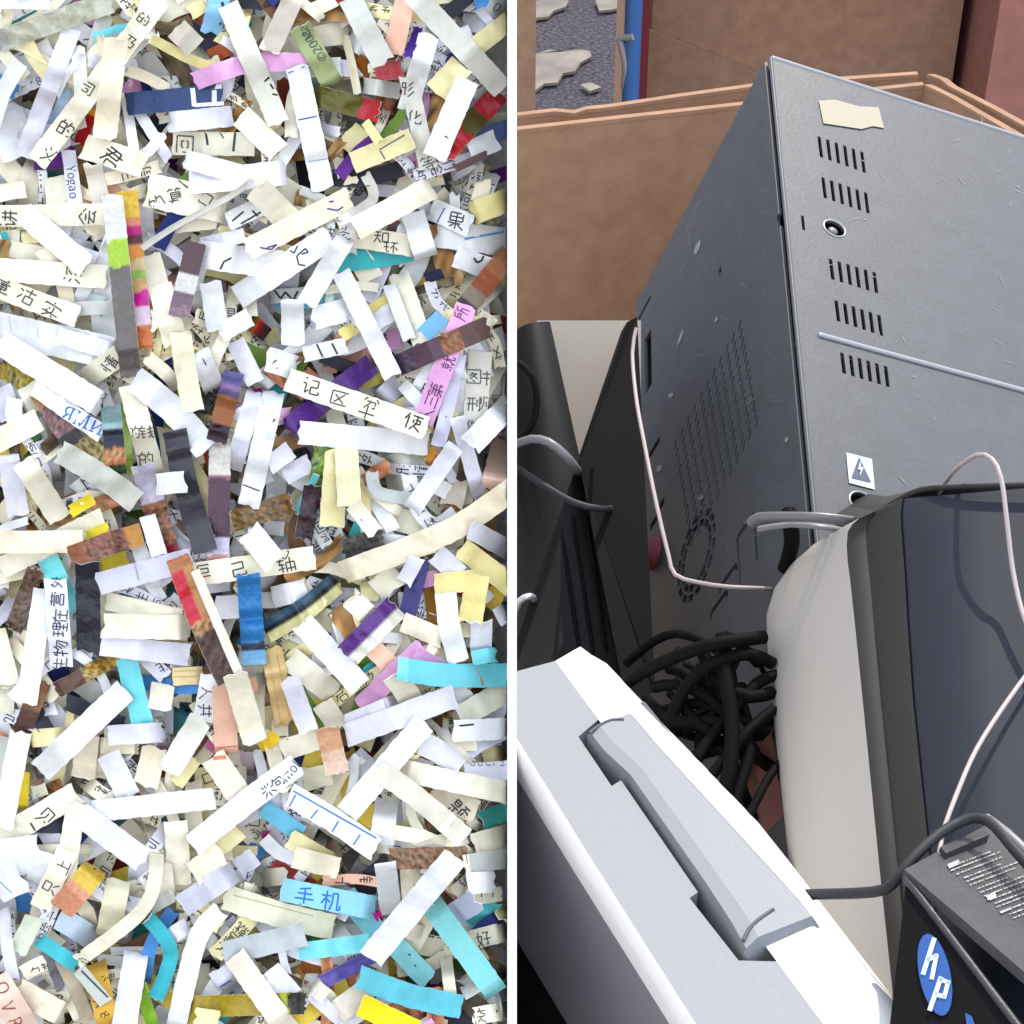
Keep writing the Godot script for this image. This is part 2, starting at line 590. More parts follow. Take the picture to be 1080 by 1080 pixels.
	# tape remnant, warning sticker
	side_print(o, "tape_remnant", M.tape, [Vector2(863, 107), Vector2(880, 106), Vector2(905, 113), Vector2(926, 114), Vector2(932, 136), Vector2(920, 134), Vector2(908, 137), Vector2(868, 131)], 0.0007)
	side_print(o, "warning_sticker", M.sticker, [Vector2(892, 478), Vector2(919, 485), Vector2(922, 517), Vector2(895, 510)], 0.0006)
	side_print(o, "warning_triangle", M.sticker_ink, [Vector2(905, 483), Vector2(918, 510), Vector2(897, 505)], 0.0010)
	side_print(o, "warning_flash", M.sticker, [Vector2(906, 488), Vector2(903.5, 497), Vector2(906.5, 497.5), Vector2(905.5, 504), Vector2(909.5, 495), Vector2(906.5, 494.5)], 0.0014)
	scratches(o, "side", Rect2(850, 110, 220, 400), 34, 3, Vector3(0, 0, 0.0004))
	scratches(o, "rear", Rect2(730, 200, 90, 380), 50, 4, Vector3(-0.0024, 0, 0))
	# pale scuffs left on the rear face
	for q in [[722, 357, 1.6, 9], [760, 338, 1.8, 3], [712, 418, 2.5, 3], [744, 526, 3, 3], [740, 262, 2.4, 8], [700, 495, 3, 4], [835, 465, 2, 3]]:
		var s := begin()
		var pts := []
		for k in 7:
			var a := TAU * k / 7.0
			pts.append(Vector2(q[0] + cos(a) * q[2] * (1.0 + 0.3 * sin(k * 5.0)) - sin(a) * q[3] * 0.35, q[1] + sin(a) * q[3]))
		var poly := PackedVector2Array(pts)
		for i in Geometry2D.triangulate_polygon(poly):
			s.add_vertex(local_pc(poly[i].x, poly[i].y, "rear") + Vector3(-0.0026, 0, 0))
		s.generate_normals()
		put(s.commit(), "scuff", M.scuff, o)

func scratches(o: Node, face: String, area: Rect2, count: int, seed_: int, lift: Vector3):
	var r := RandomNumberGenerator.new()
	r.seed = seed_
	var s := begin()
	for k in count:
		var a := Vector2(r.randf_range(area.position.x, area.end.x), r.randf_range(area.position.y, area.end.y))
		var d := Vector2.from_angle(r.randf_range(-0.6, 2.4)) * r.randf_range(3, 22)
		var w := r.randf_range(0.15, 0.4)
		var n := Vector2(-d.y, d.x).normalized() * w
		for v in [a, a + d * 0.5 + n, a + d, a, a + d, a + d * 0.5 - n]:
			s.add_vertex(local_pc(v.x, v.y, face) + lift)
	s.generate_normals()
	var m := put(s.commit(), "scratches", M.scuff, o)
	m.set_meta("kind", "stuff")

func side_print(o: Node, called: String, m: Material, pts: Array, lift: float):
	var s := begin()
	var poly := PackedVector2Array(pts)
	for i in Geometry2D.triangulate_polygon(poly):
		s.add_vertex(local_pc(poly[i].x, poly[i].y, "side") + Vector3(0, 0, lift))
	s.generate_normals()
	put(s.commit(), called, m, o)

# ---------------------------------------------------------------- black screens on the left
func slab(st: SurfaceTool, q: Array, deep: Vector3):
	var p := []
	for v in q:
		p.append(P(v[0], v[1], v[2]))
	hexa(st, [p[0], p[1], p[2], p[3], p[0] + deep, p[1] + deep, p[2] + deep, p[3] + deep])

func build_screens():
	var deep := AX_F * 0.05
	var o := thing("black_monitor", "black plastic monitor back with rounded top beside the white board", "monitor", P(600, 690, 0.93) * Vector3(1, 0, 1) + Vector3(0, 0.585, 0))
	var rows := []
	var cols := [[546, 346, 352], [553, 342, 344], [566, 339, 339], [580, 339, 339]]
	# bulging shell: top line, then down to the cables
	for t in [0.0, 0.12, 0.3, 0.55, 0.8, 1.0]:
		var row := []
		for s in [0.0, 0.15, 0.35, 0.6, 0.85, 1.0]:
			var right: float = lerp(580.0, 668.0, t)
			var px: float = lerp(544.0, right, s)
			var py: float = lerp(339.0 + 9.0 * pow(1.0 - s, 3.0), 740.0, t)
			row.append(P(px, py, 0.98 - 0.10 * t - 0.012 * sin(PI * s) * sin(PI * min(t * 1.3 + 0.15, 1.0))))
		rows.append(row)
	var st := begin()
	sheet(st, rows, 1)
	var back := []
	for r in rows:
		back.append([r[-1], r[-1] + AX_F * 0.06])
	sheet(st, back, 2)
	back = [[], []]
	for v in rows[0]:
		back[0].append(v + AX_F * 0.06)
		back[1].append(v)
	sheet(st, back, 3)
	world_part(st, "shell", M.black, o)
	st = begin()
	tube(st, [P(546, 382, 0.945), P(562, 398, 0.94), P(566, 425, 0.938), P(560, 450, 0.936), P(546, 462, 0.935)], 0.002, 8)
	world_part(st, "trim_ring", M.black_matte, o)
	st = begin()
	for k in 3:
		tube(st, [P(590 + k * 14, 545, 0.925), P(600 + k * 14, 610, 0.91), P(612 + k * 14, 690, 0.893)], 0.0012, 6)
	world_part(st, "rib", M.black_matte, o)
	var o2 := thing("black_speaker", "black slanted plastic case leaning against the grey computer", "case", P(650, 690, 0.90) * Vector3(1, 0, 1) + Vector3(0, 0.585, 0))
	st = begin()
	slab(st, [[611, 488, 0.925], [661, 340, 0.965], [672, 334, 0.970], [691, 730, 0.860]], deep)
	slab(st, [[660, 740, 0.855], [611, 487, 0.9255], [640, 520, 0.918], [691, 730, 0.861]], deep)
	world_part(st, "casing", M.black_matte, o2)
	var o3 := thing("pale_panel", "pale grey beige board standing behind two black cases", "panel", P(620, 480, 1.02) * Vector3(1, 0, 1) + Vector3(0, 0.585, 0))
	st = begin()
	slab(st, [[566, 338, 1.045], [676, 338, 1.045], [676, 640, 0.925], [566, 640, 0.925]], AX_F * 0.012)
	world_part(st, "sheet", M.pale_panel, o3)

# ---------------------------------------------------------------- all-in-one printer standing on its side
func build_printer():
	var o := thing("inkjet_printer", "beige sided printer with charcoal band and navy lid standing upright", "printer", P(940, 1000, 0.64) * Vector3(1, 0, 1) + Vector3(0, 0.585, 0))
	var zn := func(py: float) -> float: return 0.765 - (py - 520.0) / 560.0 * 0.155
	var ys := [0.0, 0.04, 0.1, 0.2, 0.4, 0.65, 0.85, 1.0]
	var b0 := Curve2D.new()
	# columns of pixels: [left silhouette, beige crown line, beige/charcoal edge, charcoal/navy edge, right]
	var left := [[905, 547], [880, 560], [850, 577], [826, 596], [809, 619], [801, 646], [803, 700], [812, 790], [825, 915], [842, 1090]]
	var edge := [[906, 547], [899, 553], [894, 561], [893, 575], [894, 592], [897, 615], [902, 662], [910, 740], [928, 920], [946, 1090]]
	var navy := [[952, 526], [951, 532], [950, 541], [950.5, 556], [952, 575], [954, 602], [957, 655], [963, 740], [981, 910], [998, 1090]]
	# the side cover is flat, rolled over along its rear edge
	var c0 := P(897, 615, zn.call(615.0) + 0.018)
	var c1 := P(946, 1090, zn.call(1090.0) + 0.018)
	var c2 := P(803, 700, zn.call(700.0) + 0.075)
	var cn := (c1 - c0).cross(c2 - c0).normalized()
	if cn.dot(cam - c0) < 0:
		cn = -cn
	var rows := []
	for i in left.size():
		var l := Vector2(left[i][0], left[i][1])
		var e := Vector2(edge[i][0], edge[i][1])
		var row := []
		for s in [0.0, 0.04, 0.1, 0.18, 0.5, 1.0]:
			var q := l.lerp(e, s)
			row.append(on_plane(q.x, q.y, c0, cn) - cn * 0.004 * pow(max(0.0, 1.0 - s * 5.0), 2.0))
		rows.append(row)
	var st := begin()
	sheet(st, rows, 1)
	var hind := []
	for r in rows:
		hind.append([r[0] + AX_F * 0.05 + AX_R * 0.06, r[0] + AX_F * 0.006 + AX_R * 0.002, r[0]])
	sheet(st, hind, 2)
	world_part(st, "side_cover", M.beige, o)
	# charcoal band
	var band := []
	var glass := []
	for i in edge.size():
		var e := Vector2(edge[i][0], edge[i][1])
		var n := Vector2(navy[i][0], navy[i][1])
		var row := []
		for s in [0.0, 0.03, 0.34, 0.38, 0.42, 0.95, 1.0]:
			var q := e.lerp(n, s)
			var z: float = lerp((on_plane(e.x, e.y, c0, cn) - cam).dot(AX_F), zn.call(n.y), s) + (0.002 if abs(s - 0.38) < 0.01 else 0.0)
			row.append(P(q.x, q.y, z))
		band.append(row)
		var gr := []
		for s in [0.0, 0.02, 0.5, 1.0]:
			var py: float = lerp(n.y, 511.0 if i < 2 else n.y - 4.0, s)
			var px: float = lerp(n.x, 1130.0, s)
			gr.append(P(px, py, zn.call(py) + 0.0 - 0.012 * s + (0.0 if s > 0.01 else 0.002)))
		glass.append(gr)
	st = begin()
	sheet(st, band, 1)
	var tb := [[], []]
	for v in band[0]:
		tb[0].append(v + AX_F * 0.10 + AX_U * 0.004)
		tb[1].append(v)
	sheet(st, tb, 2)
	world_part(st, "band", M.charcoal, o)
	st = begin()
	sheet(st, glass, 1)
	world_part(st, "lid", M.navy, o)
	# pale rounded rim along the top of the lid
	st = begin()
	tube(st, [P(930, 537, 0.772), P(952, 525, 0.766), P(972, 516, 0.764), P(1020, 513, 0.758), P(1130, 510, 0.750)], 0.0012, 10)
	world_part(st, "rim", M.charcoal, o)
	st = begin()
	var top := [[], []]
	for q in [[952, 525], [972, 515], [1020, 513], [1130, 510]]:
		var v := P(q[0], q[1], zn.call(float(q[1])))
		top[0].append(v + AX_F * 0.10 - AX_U * 0.004)
		top[1].append(v)
	sheet(st, top, 1)
	world_part(st, "back_cover", M.charcoal, o)

# ---------------------------------------------------------------- white scanner in front
func build_scanner():
	var h0 := 0.85
	var o := thing("white_scanner", "white plastic scanner with a grey moulded handle along its edge", "scanner", Vector3(0.08, 0.585, -0.48))
	# lengthwise lines as photo pixels, each held at a height
	var lines := [
		[[[640, 700], [800, 868], [972, 1084], [1040, 1172]], h0 - 0.045],
		[[[628, 693], [788, 864], [958, 1080], [1024, 1166]], h0 - 0.004],
		[[[624, 691], [783, 865], [951, 1080], [1016, 1166]], h0 - 0.0005],
		[[[612, 682], [772, 868], [938, 1082], [1000, 1166]], h0 + 0.001],
		[[[586, 697], [720, 880], [870, 1082], [930, 1166]], h0],
		[[[541, 772], [616, 894], [734, 1080], [786, 1166]], h0],
		[[[541, 782], [610, 898], [727, 1080], [779, 1166]], h0 - 0.0015],
		[[[541, 798], [606, 906], [716, 1080], [768, 1166]], h0 - 0.008],
		[[[541, 814], [604, 917], [706, 1080], [758, 1166]], h0 - 0.020],
		[[[541, 985], [562, 1020], [604, 1090], [650, 1180]], h0 - 0.115],
		[[[541, 992], [558, 1026], [598, 1096], [644, 1190]], h0 - 0.118],
	]
	var rows := []
	for k in lines.size():
		var row := []
		for q in lines[k][0]:
			row.append(at_height(q[0], q[1], lines[k][1]))
		rows.append(row)
	var st := begin()
	sheet(st, [rows[0], rows[1], rows[2], rows[3], rows[4]], 1)
	world_part(st, "top_strip", M.white_plastic, o)
	# the facet has a notch along the handle for the fingers
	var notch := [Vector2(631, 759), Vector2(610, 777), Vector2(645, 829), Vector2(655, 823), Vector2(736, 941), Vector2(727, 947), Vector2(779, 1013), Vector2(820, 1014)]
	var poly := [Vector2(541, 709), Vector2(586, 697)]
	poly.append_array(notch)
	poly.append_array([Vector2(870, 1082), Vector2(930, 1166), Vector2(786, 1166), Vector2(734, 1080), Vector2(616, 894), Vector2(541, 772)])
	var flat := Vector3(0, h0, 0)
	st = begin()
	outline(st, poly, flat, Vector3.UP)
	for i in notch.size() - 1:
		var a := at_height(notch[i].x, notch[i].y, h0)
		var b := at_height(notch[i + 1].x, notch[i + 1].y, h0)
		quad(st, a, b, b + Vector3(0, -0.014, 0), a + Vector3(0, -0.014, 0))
	world_part(st, "top_facet", M.shaded_facet, o)
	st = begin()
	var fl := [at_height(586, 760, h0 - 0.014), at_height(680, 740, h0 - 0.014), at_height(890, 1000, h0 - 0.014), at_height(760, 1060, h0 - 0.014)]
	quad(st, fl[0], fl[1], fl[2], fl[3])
	world_part(st, "shaded_notch_floor", M.seam, o)  # floor coloured dark to paint the shade inside the recess
	st = begin()
	sheet(st, [rows[5], rows[6], rows[7], rows[8]], 1)
	world_part(st, "rounded_ridge", M.white_plastic, o)
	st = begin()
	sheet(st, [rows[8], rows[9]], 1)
	world_part(st, "lid_face", M.shaded_side_plastic, o)
	st = begin()
	var under := []
	for v in rows[10]:
		under.append(v + Vector3(0, -0.10, -0.02))
	sheet(st, [rows[9], rows[10], under], 1)
	world_part(st, "under_side", M.black_matte, o)
	st = begin()
	for k in range(0, 4):
		var a: Vector3 = rows[k][0]
		var b: Vector3 = rows[k + 1][0]
		quad(st, a, b, b + Vector3(0, -0.05, 0), a + Vector3(0, -0.05, 0))
	var e0 := at_height(541, 709, h0)
	quad(st, rows[4][0], e0, e0 + Vector3(0, -0.05, 0), rows[4][0] + Vector3(0, -0.05, 0))
	world_part(st, "end_cap", M.white_plastic, o)
	# moulded handle bar
	var hz := h0 + 0.004
	var bar := [[[619, 776], [622, 772], [632, 765], [664, 752], [668, 755]], [[634, 796], [637, 791], [648, 784], [684, 778], [689, 780]], [[662, 822], [665, 817], [676, 809], [704, 800], [709, 802]], [[740, 936], [744, 930], [756, 921], [800, 905], [806, 908]], [[768, 978], [772, 973], [785, 962], [836, 943], [842, 948]], [[784, 1006], [787, 1000], [800, 988], [856, 966], [861, 972]]]
	var top := []
	for i in bar.size():
		var row := []
		for j in 5:
			var q: Array = bar[i][j]
			row.append(at_height(q[0], q[1], hz + [-0.004, -0.001, 0.0, 0.0, -0.002][j]))
		var l: Vector3 = row[0]
		var r: Vector3 = row[4]
		row.push_front(Vector3(l.x, h0 - 0.014, l.z))
		row.append(Vector3(r.x, h0 - 0.002, r.z))
		top.append(row)
	st = begin()
	var wall_rows := []
	var top_rows := []
	for r in top:
		wall_rows.append(r.slice(0, 3))
		top_rows.append(r.slice(2, 7))
	sheet(st, wall_rows, 1)
	sheet(st, top_rows, -1)
	var mid_end := []
	var low_end := []
	for v in top[-1]:
		mid_end.append(Vector3(v.x + 0.0009, min(v.y, h0 + 0.001), v.z + 0.0016))
		low_end.append(Vector3(v.x + 0.0010, h0 - 0.014, v.z + 0.0018))
	sheet(st, [top[-1], mid_end, low_end], 2)
	low_end = []
	for v in top[0]:
		low_end.append(Vector3(v.x, h0 - 0.014, v.z))
	sheet(st, [low_end, top[0]], 3)
	var hnd := world_part(st, "handle", M.shaded_handle_plastic, o)
	for q in [[[622, 773], [632, 765], [645, 759], [658, 759]], [[784, 992], [790, 980], [800, 970], [816, 959]]]:
		st = begin()
		var pp := []
		for v in q:
			pp.append(at_height(v[0], v[1], hz))
		tube(st, pp, 0.0007, 6)
		world_part(st, "seam", M.seam, hnd)
	st = begin()
	tube(st, [at_height(629, 700, h0 - 0.004), at_height(700, 772, h0 - 0.005), at_height(790, 872, h0 - 0.006), at_height(962, 1092, h0 - 0.006)], 0.0012, 8)
	world_part(st, "edge_bead", M.white_plastic, o)

# ---------------------------------------------------------------- black box with a loose lid
func build_black_box():
	var o := thing("black_battery_box", "black box with a loose printed lid and round blue badge", "box", P(1010, 1060, 0.58) * Vector3(1, 0, 1) + Vector3(0, 0.585, 0))
	var tl := P(956, 927, 0.612)
	var tr := P(1084, 1096, 0.556)
	var bl := P(934, 1120, 0.575)
	var n := (tr - tl).cross(bl - tl).normalized()
	if n.dot(cam - tl) < 0:
		n = -n
	var br := tr + (bl - tl)
	var back := -n * 0.10
	var st := begin()
	hexa(st, [bl, tl, tr, br, bl + back, tl + back, tr + back, br + back])
	world_part(st, "case", M.black_matte, o)
	st = begin()
	tube(st, [tl + n * 0.0004, tl.lerp(tr, 0.5) + n * 0.0004, tr + n * 0.0004], 0.0014, 8)
	world_part(st, "rolled_rim", M.lid, o)
	# badge
	var pts := []
	for k in 28:
		var a := TAU * k / 28.0
		var v := Vector2(cos(a) * 16.5, sin(a) * 44.0).rotated(-0.20)
		pts.append(Vector2(986, 1028) + v)
	st = begin()
	outline(st, pts, tl, n, 0.0008)
	var badge := world_part(st, "badge", M.logo, o)
	st = begin()
	stroke(st, [Vector2(985, 991), Vector2(974, 1026)], 5.0, tl, n, 0.0012)
	stroke(st, [Vector2(979, 1012), Vector2(987.5, 1008), Vector2(983, 1031)], 4.6, tl, n, 0.0012)
	stroke(st, [Vector2(992, 1032), Vector2(981, 1064)], 5.0, tl, n, 0.0012)
	stroke(st, [Vector2(992, 1033), Vector2(1000, 1036), Vector2(996, 1051), Vector2(988, 1049)], 4.6, tl, n, 0.0012)
	var hp := world_part(st, "badge_letters", M.logo_white, badge)
	hp.position = Vector3.ZERO
	st = begin()
	outline(st, [Vector2(1018, 1068), Vector2(1025, 1072), Vector2(1030, 1086), Vector2(1020, 1086)], tl, n, 0.0008)
	world_part(st, "blue_mark", M.logo, o)
	# lid
	var q := [P(954, 917, 0.612), P(1044, 868, 0.665), P(1130, 930, 0.640), P(1100, 1042, 0.560)]
	var ln: Vector3 = ((q[1] - q[0]).cross(q[3] - q[0])).normalized()
	if ln.y < 0:
		ln = -ln
	q[2] = q[1] + (q[3] - q[0])
	st = begin()
	var d := -ln * 0.0035
	hexa(st, [q[0], q[1], q[2], q[3], q[0] + d, q[1] + d, q[2] + d, q[3] + d])
	var lid := world_part(st, "lid", M.lid, o)
	var p0: Vector3 = q[0]
	st = begin()
	var r := RandomNumberGenerator.new()
	r.seed = 12
	for row in 15:
		var a := Vector2(998, 914).lerp(Vector2(1066, 968), row / 14.0) + Vector2(r.randf_range(0, 5), 0)
		var dir := Vector2(0.935, -0.355)
		var t := 0.0
		var stop := r.randf_range(34, 62)
		while t < stop:
			var w := r.randf_range(1.0, 4.5)
			stroke(st, [a + dir * t, a + dir * (t + w)], r.randf_range(0.7, 1.5), p0, ln, 0.0006)
			t += w + r.randf_range(1.2, 2.6)
	for s in [[1002, 913, 1010, 909.5, 5.0], [1043, 946, 1048, 944, 6.0], [1056, 962, 1066, 958, 2.4]]:
		stroke(st, [Vector2(s[0], s[1]), Vector2(s[2], s[3])], s[4], p0, ln, 0.0006)
	var pr := world_part(st, "printed_label", M.print, lid)
	pr.position = Vector3.ZERO
	st = begin()
	hexa(st, [P(988, 903, 0.632) + ln * 0.004, P(1034, 884, 0.655) + ln * 0.004, P(1040, 890, 0.650) + ln * 0.004, P(994, 910, 0.628) + ln * 0.004, P(988, 903, 0.632), P(1034, 884, 0.655), P(1040, 890, 0.650), P(994, 910, 0.628)])
	var tb := world_part(st, "raised_tab", M.lid, lid)
	tb.position = Vector3.ZERO

# ---------------------------------------------------------------- cables
func cable(called: String, label: String, pts: Array, r: float, m: Material, flat := 1.0):
	var p := []
	for q in pts:
		p.append(P(q[0], q[1], q[2]))
	var st := begin()
	tube(st, p, r, 10, flat)
	st.generate_normals()
	var mesh := st.commit()
	var o := put(mesh, called, m, self)
	tag(o, label, "cable")

func build_cables():
	cable("white_wire", "thin pale wire hanging from the computer down to the printer", [[671, 346, 0.93], [667, 372, 0.925], [671, 420, 0.905], [680, 470, 0.885], [692, 530, 0.865], [705, 585, 0.85], [712, 606, 0.845], [735, 614, 0.84], [770, 619, 0.83], [812, 621, 0.84], [850, 626, 0.87]], 0.0010, M.wire)
	cable("white_wire", "thin white wire arching over the printer top and down its lid", [[990, 520, 0.79], [1005, 498, 0.775], [1030, 480, 0.755], [1046, 484, 0.742], [1056, 505, 0.735], [1062, 550, 0.728], [1068, 600, 0.722], [1078, 645, 0.712], [1095, 690, 0.70]], 0.0010, M.wire)
	cable("white_wire", "thin white wire running from the printer lid to the black box lid", [[1095, 695, 0.70], [1062, 740, 0.685], [1030, 790, 0.668], [1008, 840, 0.652], [994, 880, 0.640], [990, 908, 0.628]], 0.0009, M.wire)
	cable("grey_strap", "dark grey cable wrapped across the beige printer side to the black box", [[838, 944, 0.665], [870, 943, 0.652], [905, 942, 0.640], [934, 938, 0.630], [948, 924, 0.628], [966, 902, 0.632], [990, 880, 0.638], [1015, 866, 0.642], [1034, 863, 0.640], [1050, 872, 0.634], [1068, 894, 0.624], [1100, 930, 0.61]], 0.0020, M.strap)
	cable("silver_cable", "grey cable lying on the black box lid", [[1040, 864, 0.640], [1062, 880, 0.630], [1085, 902, 0.622], [1110, 930, 0.61]], 0.0022, M.wire_grey)
	cable("flat_grey_cable", "light grey flat cable leaving the back of the computer", [[792, 553, 0.80], [800, 546, 0.795], [830, 545, 0.785], [865, 546, 0.78], [900, 550, 0.785], [925, 556, 0.80]], 0.0026, M.silver, 0.6)
	cable("flat_grey_cable", "second grey flat cable just below the first behind the printer", [[800, 558, 0.80], [835, 553, 0.79], [870, 556, 0.785], [905, 562, 0.80]], 0.0020, M.wire_grey, 0.6)
	cable("black_plug_cable", "short black plug hanging below the grey flat cable", [[832, 540, 0.80], [834, 555, 0.795], [835, 575, 0.80], [828, 600, 0.81]], 0.0036, M.rubber)
	cable("monitor_cable", "glossy grey cable curving over the black monitor", [[541, 470, 0.90], [560, 463, 0.895], [578, 466, 0.89], [594, 478, 0.89], [606, 492, 0.90], [612, 500, 0.96]], 0.0022, M.wire_grey)
	cable("monitor_cable", "dark cable sagging across the black monitor and case", [[541, 491, 0.90], [560, 503, 0.89], [580, 516, 0.885], [605, 530, 0.88], [634, 537, 0.885], [652, 534, 0.95]], 0.0018, M.strap)
	cable("monitor_cable", "small bright looped cable end low on the black monitor", [[541, 650, 0.86], [548, 634, 0.855], [557, 629, 0.852], [562, 630, 0.87], [563, 634, 0.93]], 0.0016, M.bright)
	var k := [
		[[[640, 740, 0.82], [668, 715, 0.80], [700, 698, 0.785], [730, 686, 0.775], [760, 678, 0.77], [806, 672, 0.78]], 0.0042],
		[[[660, 700, 0.83], [690, 676, 0.82], [715, 668, 0.81], [745, 678, 0.80], [775, 700, 0.79]], 0.0030],
		[[[700, 780, 0.77], [720, 730, 0.775], [750, 700, 0.77], [790, 690, 0.775], [815, 700, 0.78]], 0.0040],
		[[[762, 670, 0.78], [764, 710, 0.77], [772, 760, 0.76], [770, 810, 0.75], [760, 850, 0.745]], 0.0046],
		[[[690, 725, 0.79], [715, 722, 0.78], [745, 735, 0.775], [775, 758, 0.77], [812, 770, 0.77]], 0.0036],
		[[[700, 750, 0.785], [730, 742, 0.78], [760, 750, 0.772], [785, 775, 0.765], [800, 800, 0.77]], 0.0034],
		[[[720, 770, 0.775], [745, 760, 0.77], [775, 768, 0.765], [790, 790, 0.76], [780, 830, 0.75], [768, 870, 0.74]], 0.0038],
		[[[735, 800, 0.76], [752, 775, 0.765], [776, 745, 0.77], [800, 720, 0.775], [818, 712, 0.78]], 0.0038],
		[[[740, 830, 0.75], [765, 800, 0.755], [790, 770, 0.76], [816, 748, 0.77]], 0.0034],
		[[[780, 880, 0.73], [795, 850, 0.738], [812, 818, 0.75], [828, 800, 0.76]], 0.0026],
		[[[742, 690, 0.78], [758, 720, 0.775], [790, 735, 0.77], [815, 730, 0.775]], 0.0040],
		[[[705, 705, 0.80], [725, 712, 0.79], [740, 740, 0.78], [738, 790, 0.77]], 0.0036],
	]
	var names := ["thick black power cable looping between scanner and computer", "thin black cable arching against the computer base"]
	for i in k.size():
		cable("black_cable", names[i] if i < names.size() else "black cable in the tangle between scanner and printer", k[i][0], k[i][1] * 0.72, M.rubber)
		if i >= names.size():
			get_child(get_child_count() - 1).set_meta("group", "black cables in the tangle")
	var r := RandomNumberGenerator.new()
	r.seed = 5
	for i in 9:
		var p := []
		var a := Vector2(r.randf_range(690, 730), r.randf_range(690, 800))
		var b := Vector2(r.randf_range(780, 824), r.randf_range(670, 850))
		for t in 5:
			var q := a.lerp(b, t / 4.0) + Vector2(r.randf_range(-16, 16), r.randf_range(-34, 34))
			p.append([q.x, q.y, 0.80 - 0.03 * sin(PI * t / 4.0) + r.randf_range(-0.01, 0.01)])
		cable("black_cable", "black cable in the tangle between scanner and printer", p, r.randf_range(0.0012, 0.0030), M.rubber)
		get_child(get_child_count() - 1).set_meta("group", "black cables in the tangle")
	# card offcuts glimpsed below the tangle
	for q in [[[752, 780], [790, 762], [800, 830], [774, 850]], [[786, 800], [812, 760], [826, 860], [806, 880]]]:
		var st := begin()
		var a := []
		for v in q:
			a.append(P(v[0], v[1], 0.80))
		hexa(st, [a[0], a[1], a[2], a[3], a[0] + AX_F * 0.004, a[1] + AX_F * 0.004, a[2] + AX_F * 0.004, a[3] + AX_F * 0.004])
		var o := world_part(st, "card_offcut", M.kraft_red, self)
		tag(o, "brown card offcut under the black cable tangle", "card", "card offcuts under the cables")

# ---------------------------------------------------------------- shredded paper
const CELL := 3.0
const GX0 := -200.0
const GY0 := -170.0
const GW := 246
const GH := 474
var hf := PackedFloat32Array()
var rng := RandomNumberGenerator.new()
var mottle := FastNoiseLite.new()
var serif := SystemFont.new()
var sans := SystemFont.new()
var bold := SystemFont.new()

const PLAIN := {"W": [246, 246, 246], "C": [247, 240, 214], "I": [250, 239, 210], "L": [233, 231, 240], "G": [206, 206, 198], "Y": [246, 234, 178], "T": [76, 188, 192], "P": [246, 196, 168], "K": [230, 172, 216], "B": [226, 216, 195]}

func code_color(s: String) -> Color:
	if PLAIN.has(s):
		var c: Array = PLAIN[s]
		return lin(c[0], c[1], c[2])
	var q := s.split(".")
	return lin(float(q[0]), float(q[1]), float(q[2]))

func parse_spec(s: String) -> Array:   # [[until, [[lateral until, colour] ...], mottled] ...]
	var out := []
	var seg := s.split(">")
	var i := 0
	while i < seg.size():
		var body := seg[i]
		var m := body.ends_with("~")
		if m:
			body = body.left(body.length() - 1)
		var lat := []
		var q := body.split("|")
		var k := 0
		while k < q.size():
			lat.append([float(q[k + 1]) if k + 1 < q.size() else 2.0, code_color(q[k])])
			k += 2
		out.append([float(seg[i + 1]) if i + 1 < seg.size() else 2.0, lat, m])
		i += 2
	return out

func spec_at(spec: Array, t: float, v: float, p: Vector2) -> Color:
	for s in spec:
		if t <= s[0] + mottle.get_noise_2d(v * 40.0, s[0] * 700.0) * 0.02:
			for l in s[1]:
				if 0.5 - v <= l[0]:
					var c: Color = l[1]
					if s[2]:
						var a := mottle.get_noise_2d(p.x * 8.0, p.y * 8.0)
						var b := mottle.get_noise_2d(p.x * 4.0 + 500.0, p.y * 4.0)
						c = c * (1.0 + 1.6 * a)
						c = c.lerp(Color(c.b * 1.6 + 0.03, c.r * 0.6, c.g * 0.7), clamp(b * 1.0, 0.0, 0.35))
						c = Color(clamp(c.r, 0.01, 0.9), clamp(c.g, 0.01, 0.9), clamp(c.b, 0.01, 0.9))
					return c
	return Color.WHITE

func hget(x: float, y: float) -> float:
	var i := clampi(int((x - GX0) / CELL), 0, GW - 1)
	var j := clampi(int((y - GY0) / CELL), 0, GH - 1)
	return hf[j * GW + i]

func hput(x: float, y: float, z: float):
	var i := int((x - GX0) / CELL)
	var j := int((y - GY0) / CELL)
	if i >= 0 and j >= 0 and i < GW and j < GH and hf[j * GW + i] < z:
		hf[j * GW + i] = z

func lie(px: float, py: float, z: float) -> Vector3:   # z: height in pixels above the base of the slope
	return cam + ray(min(px, 534.2), py) * (HEAP - z * PXM)

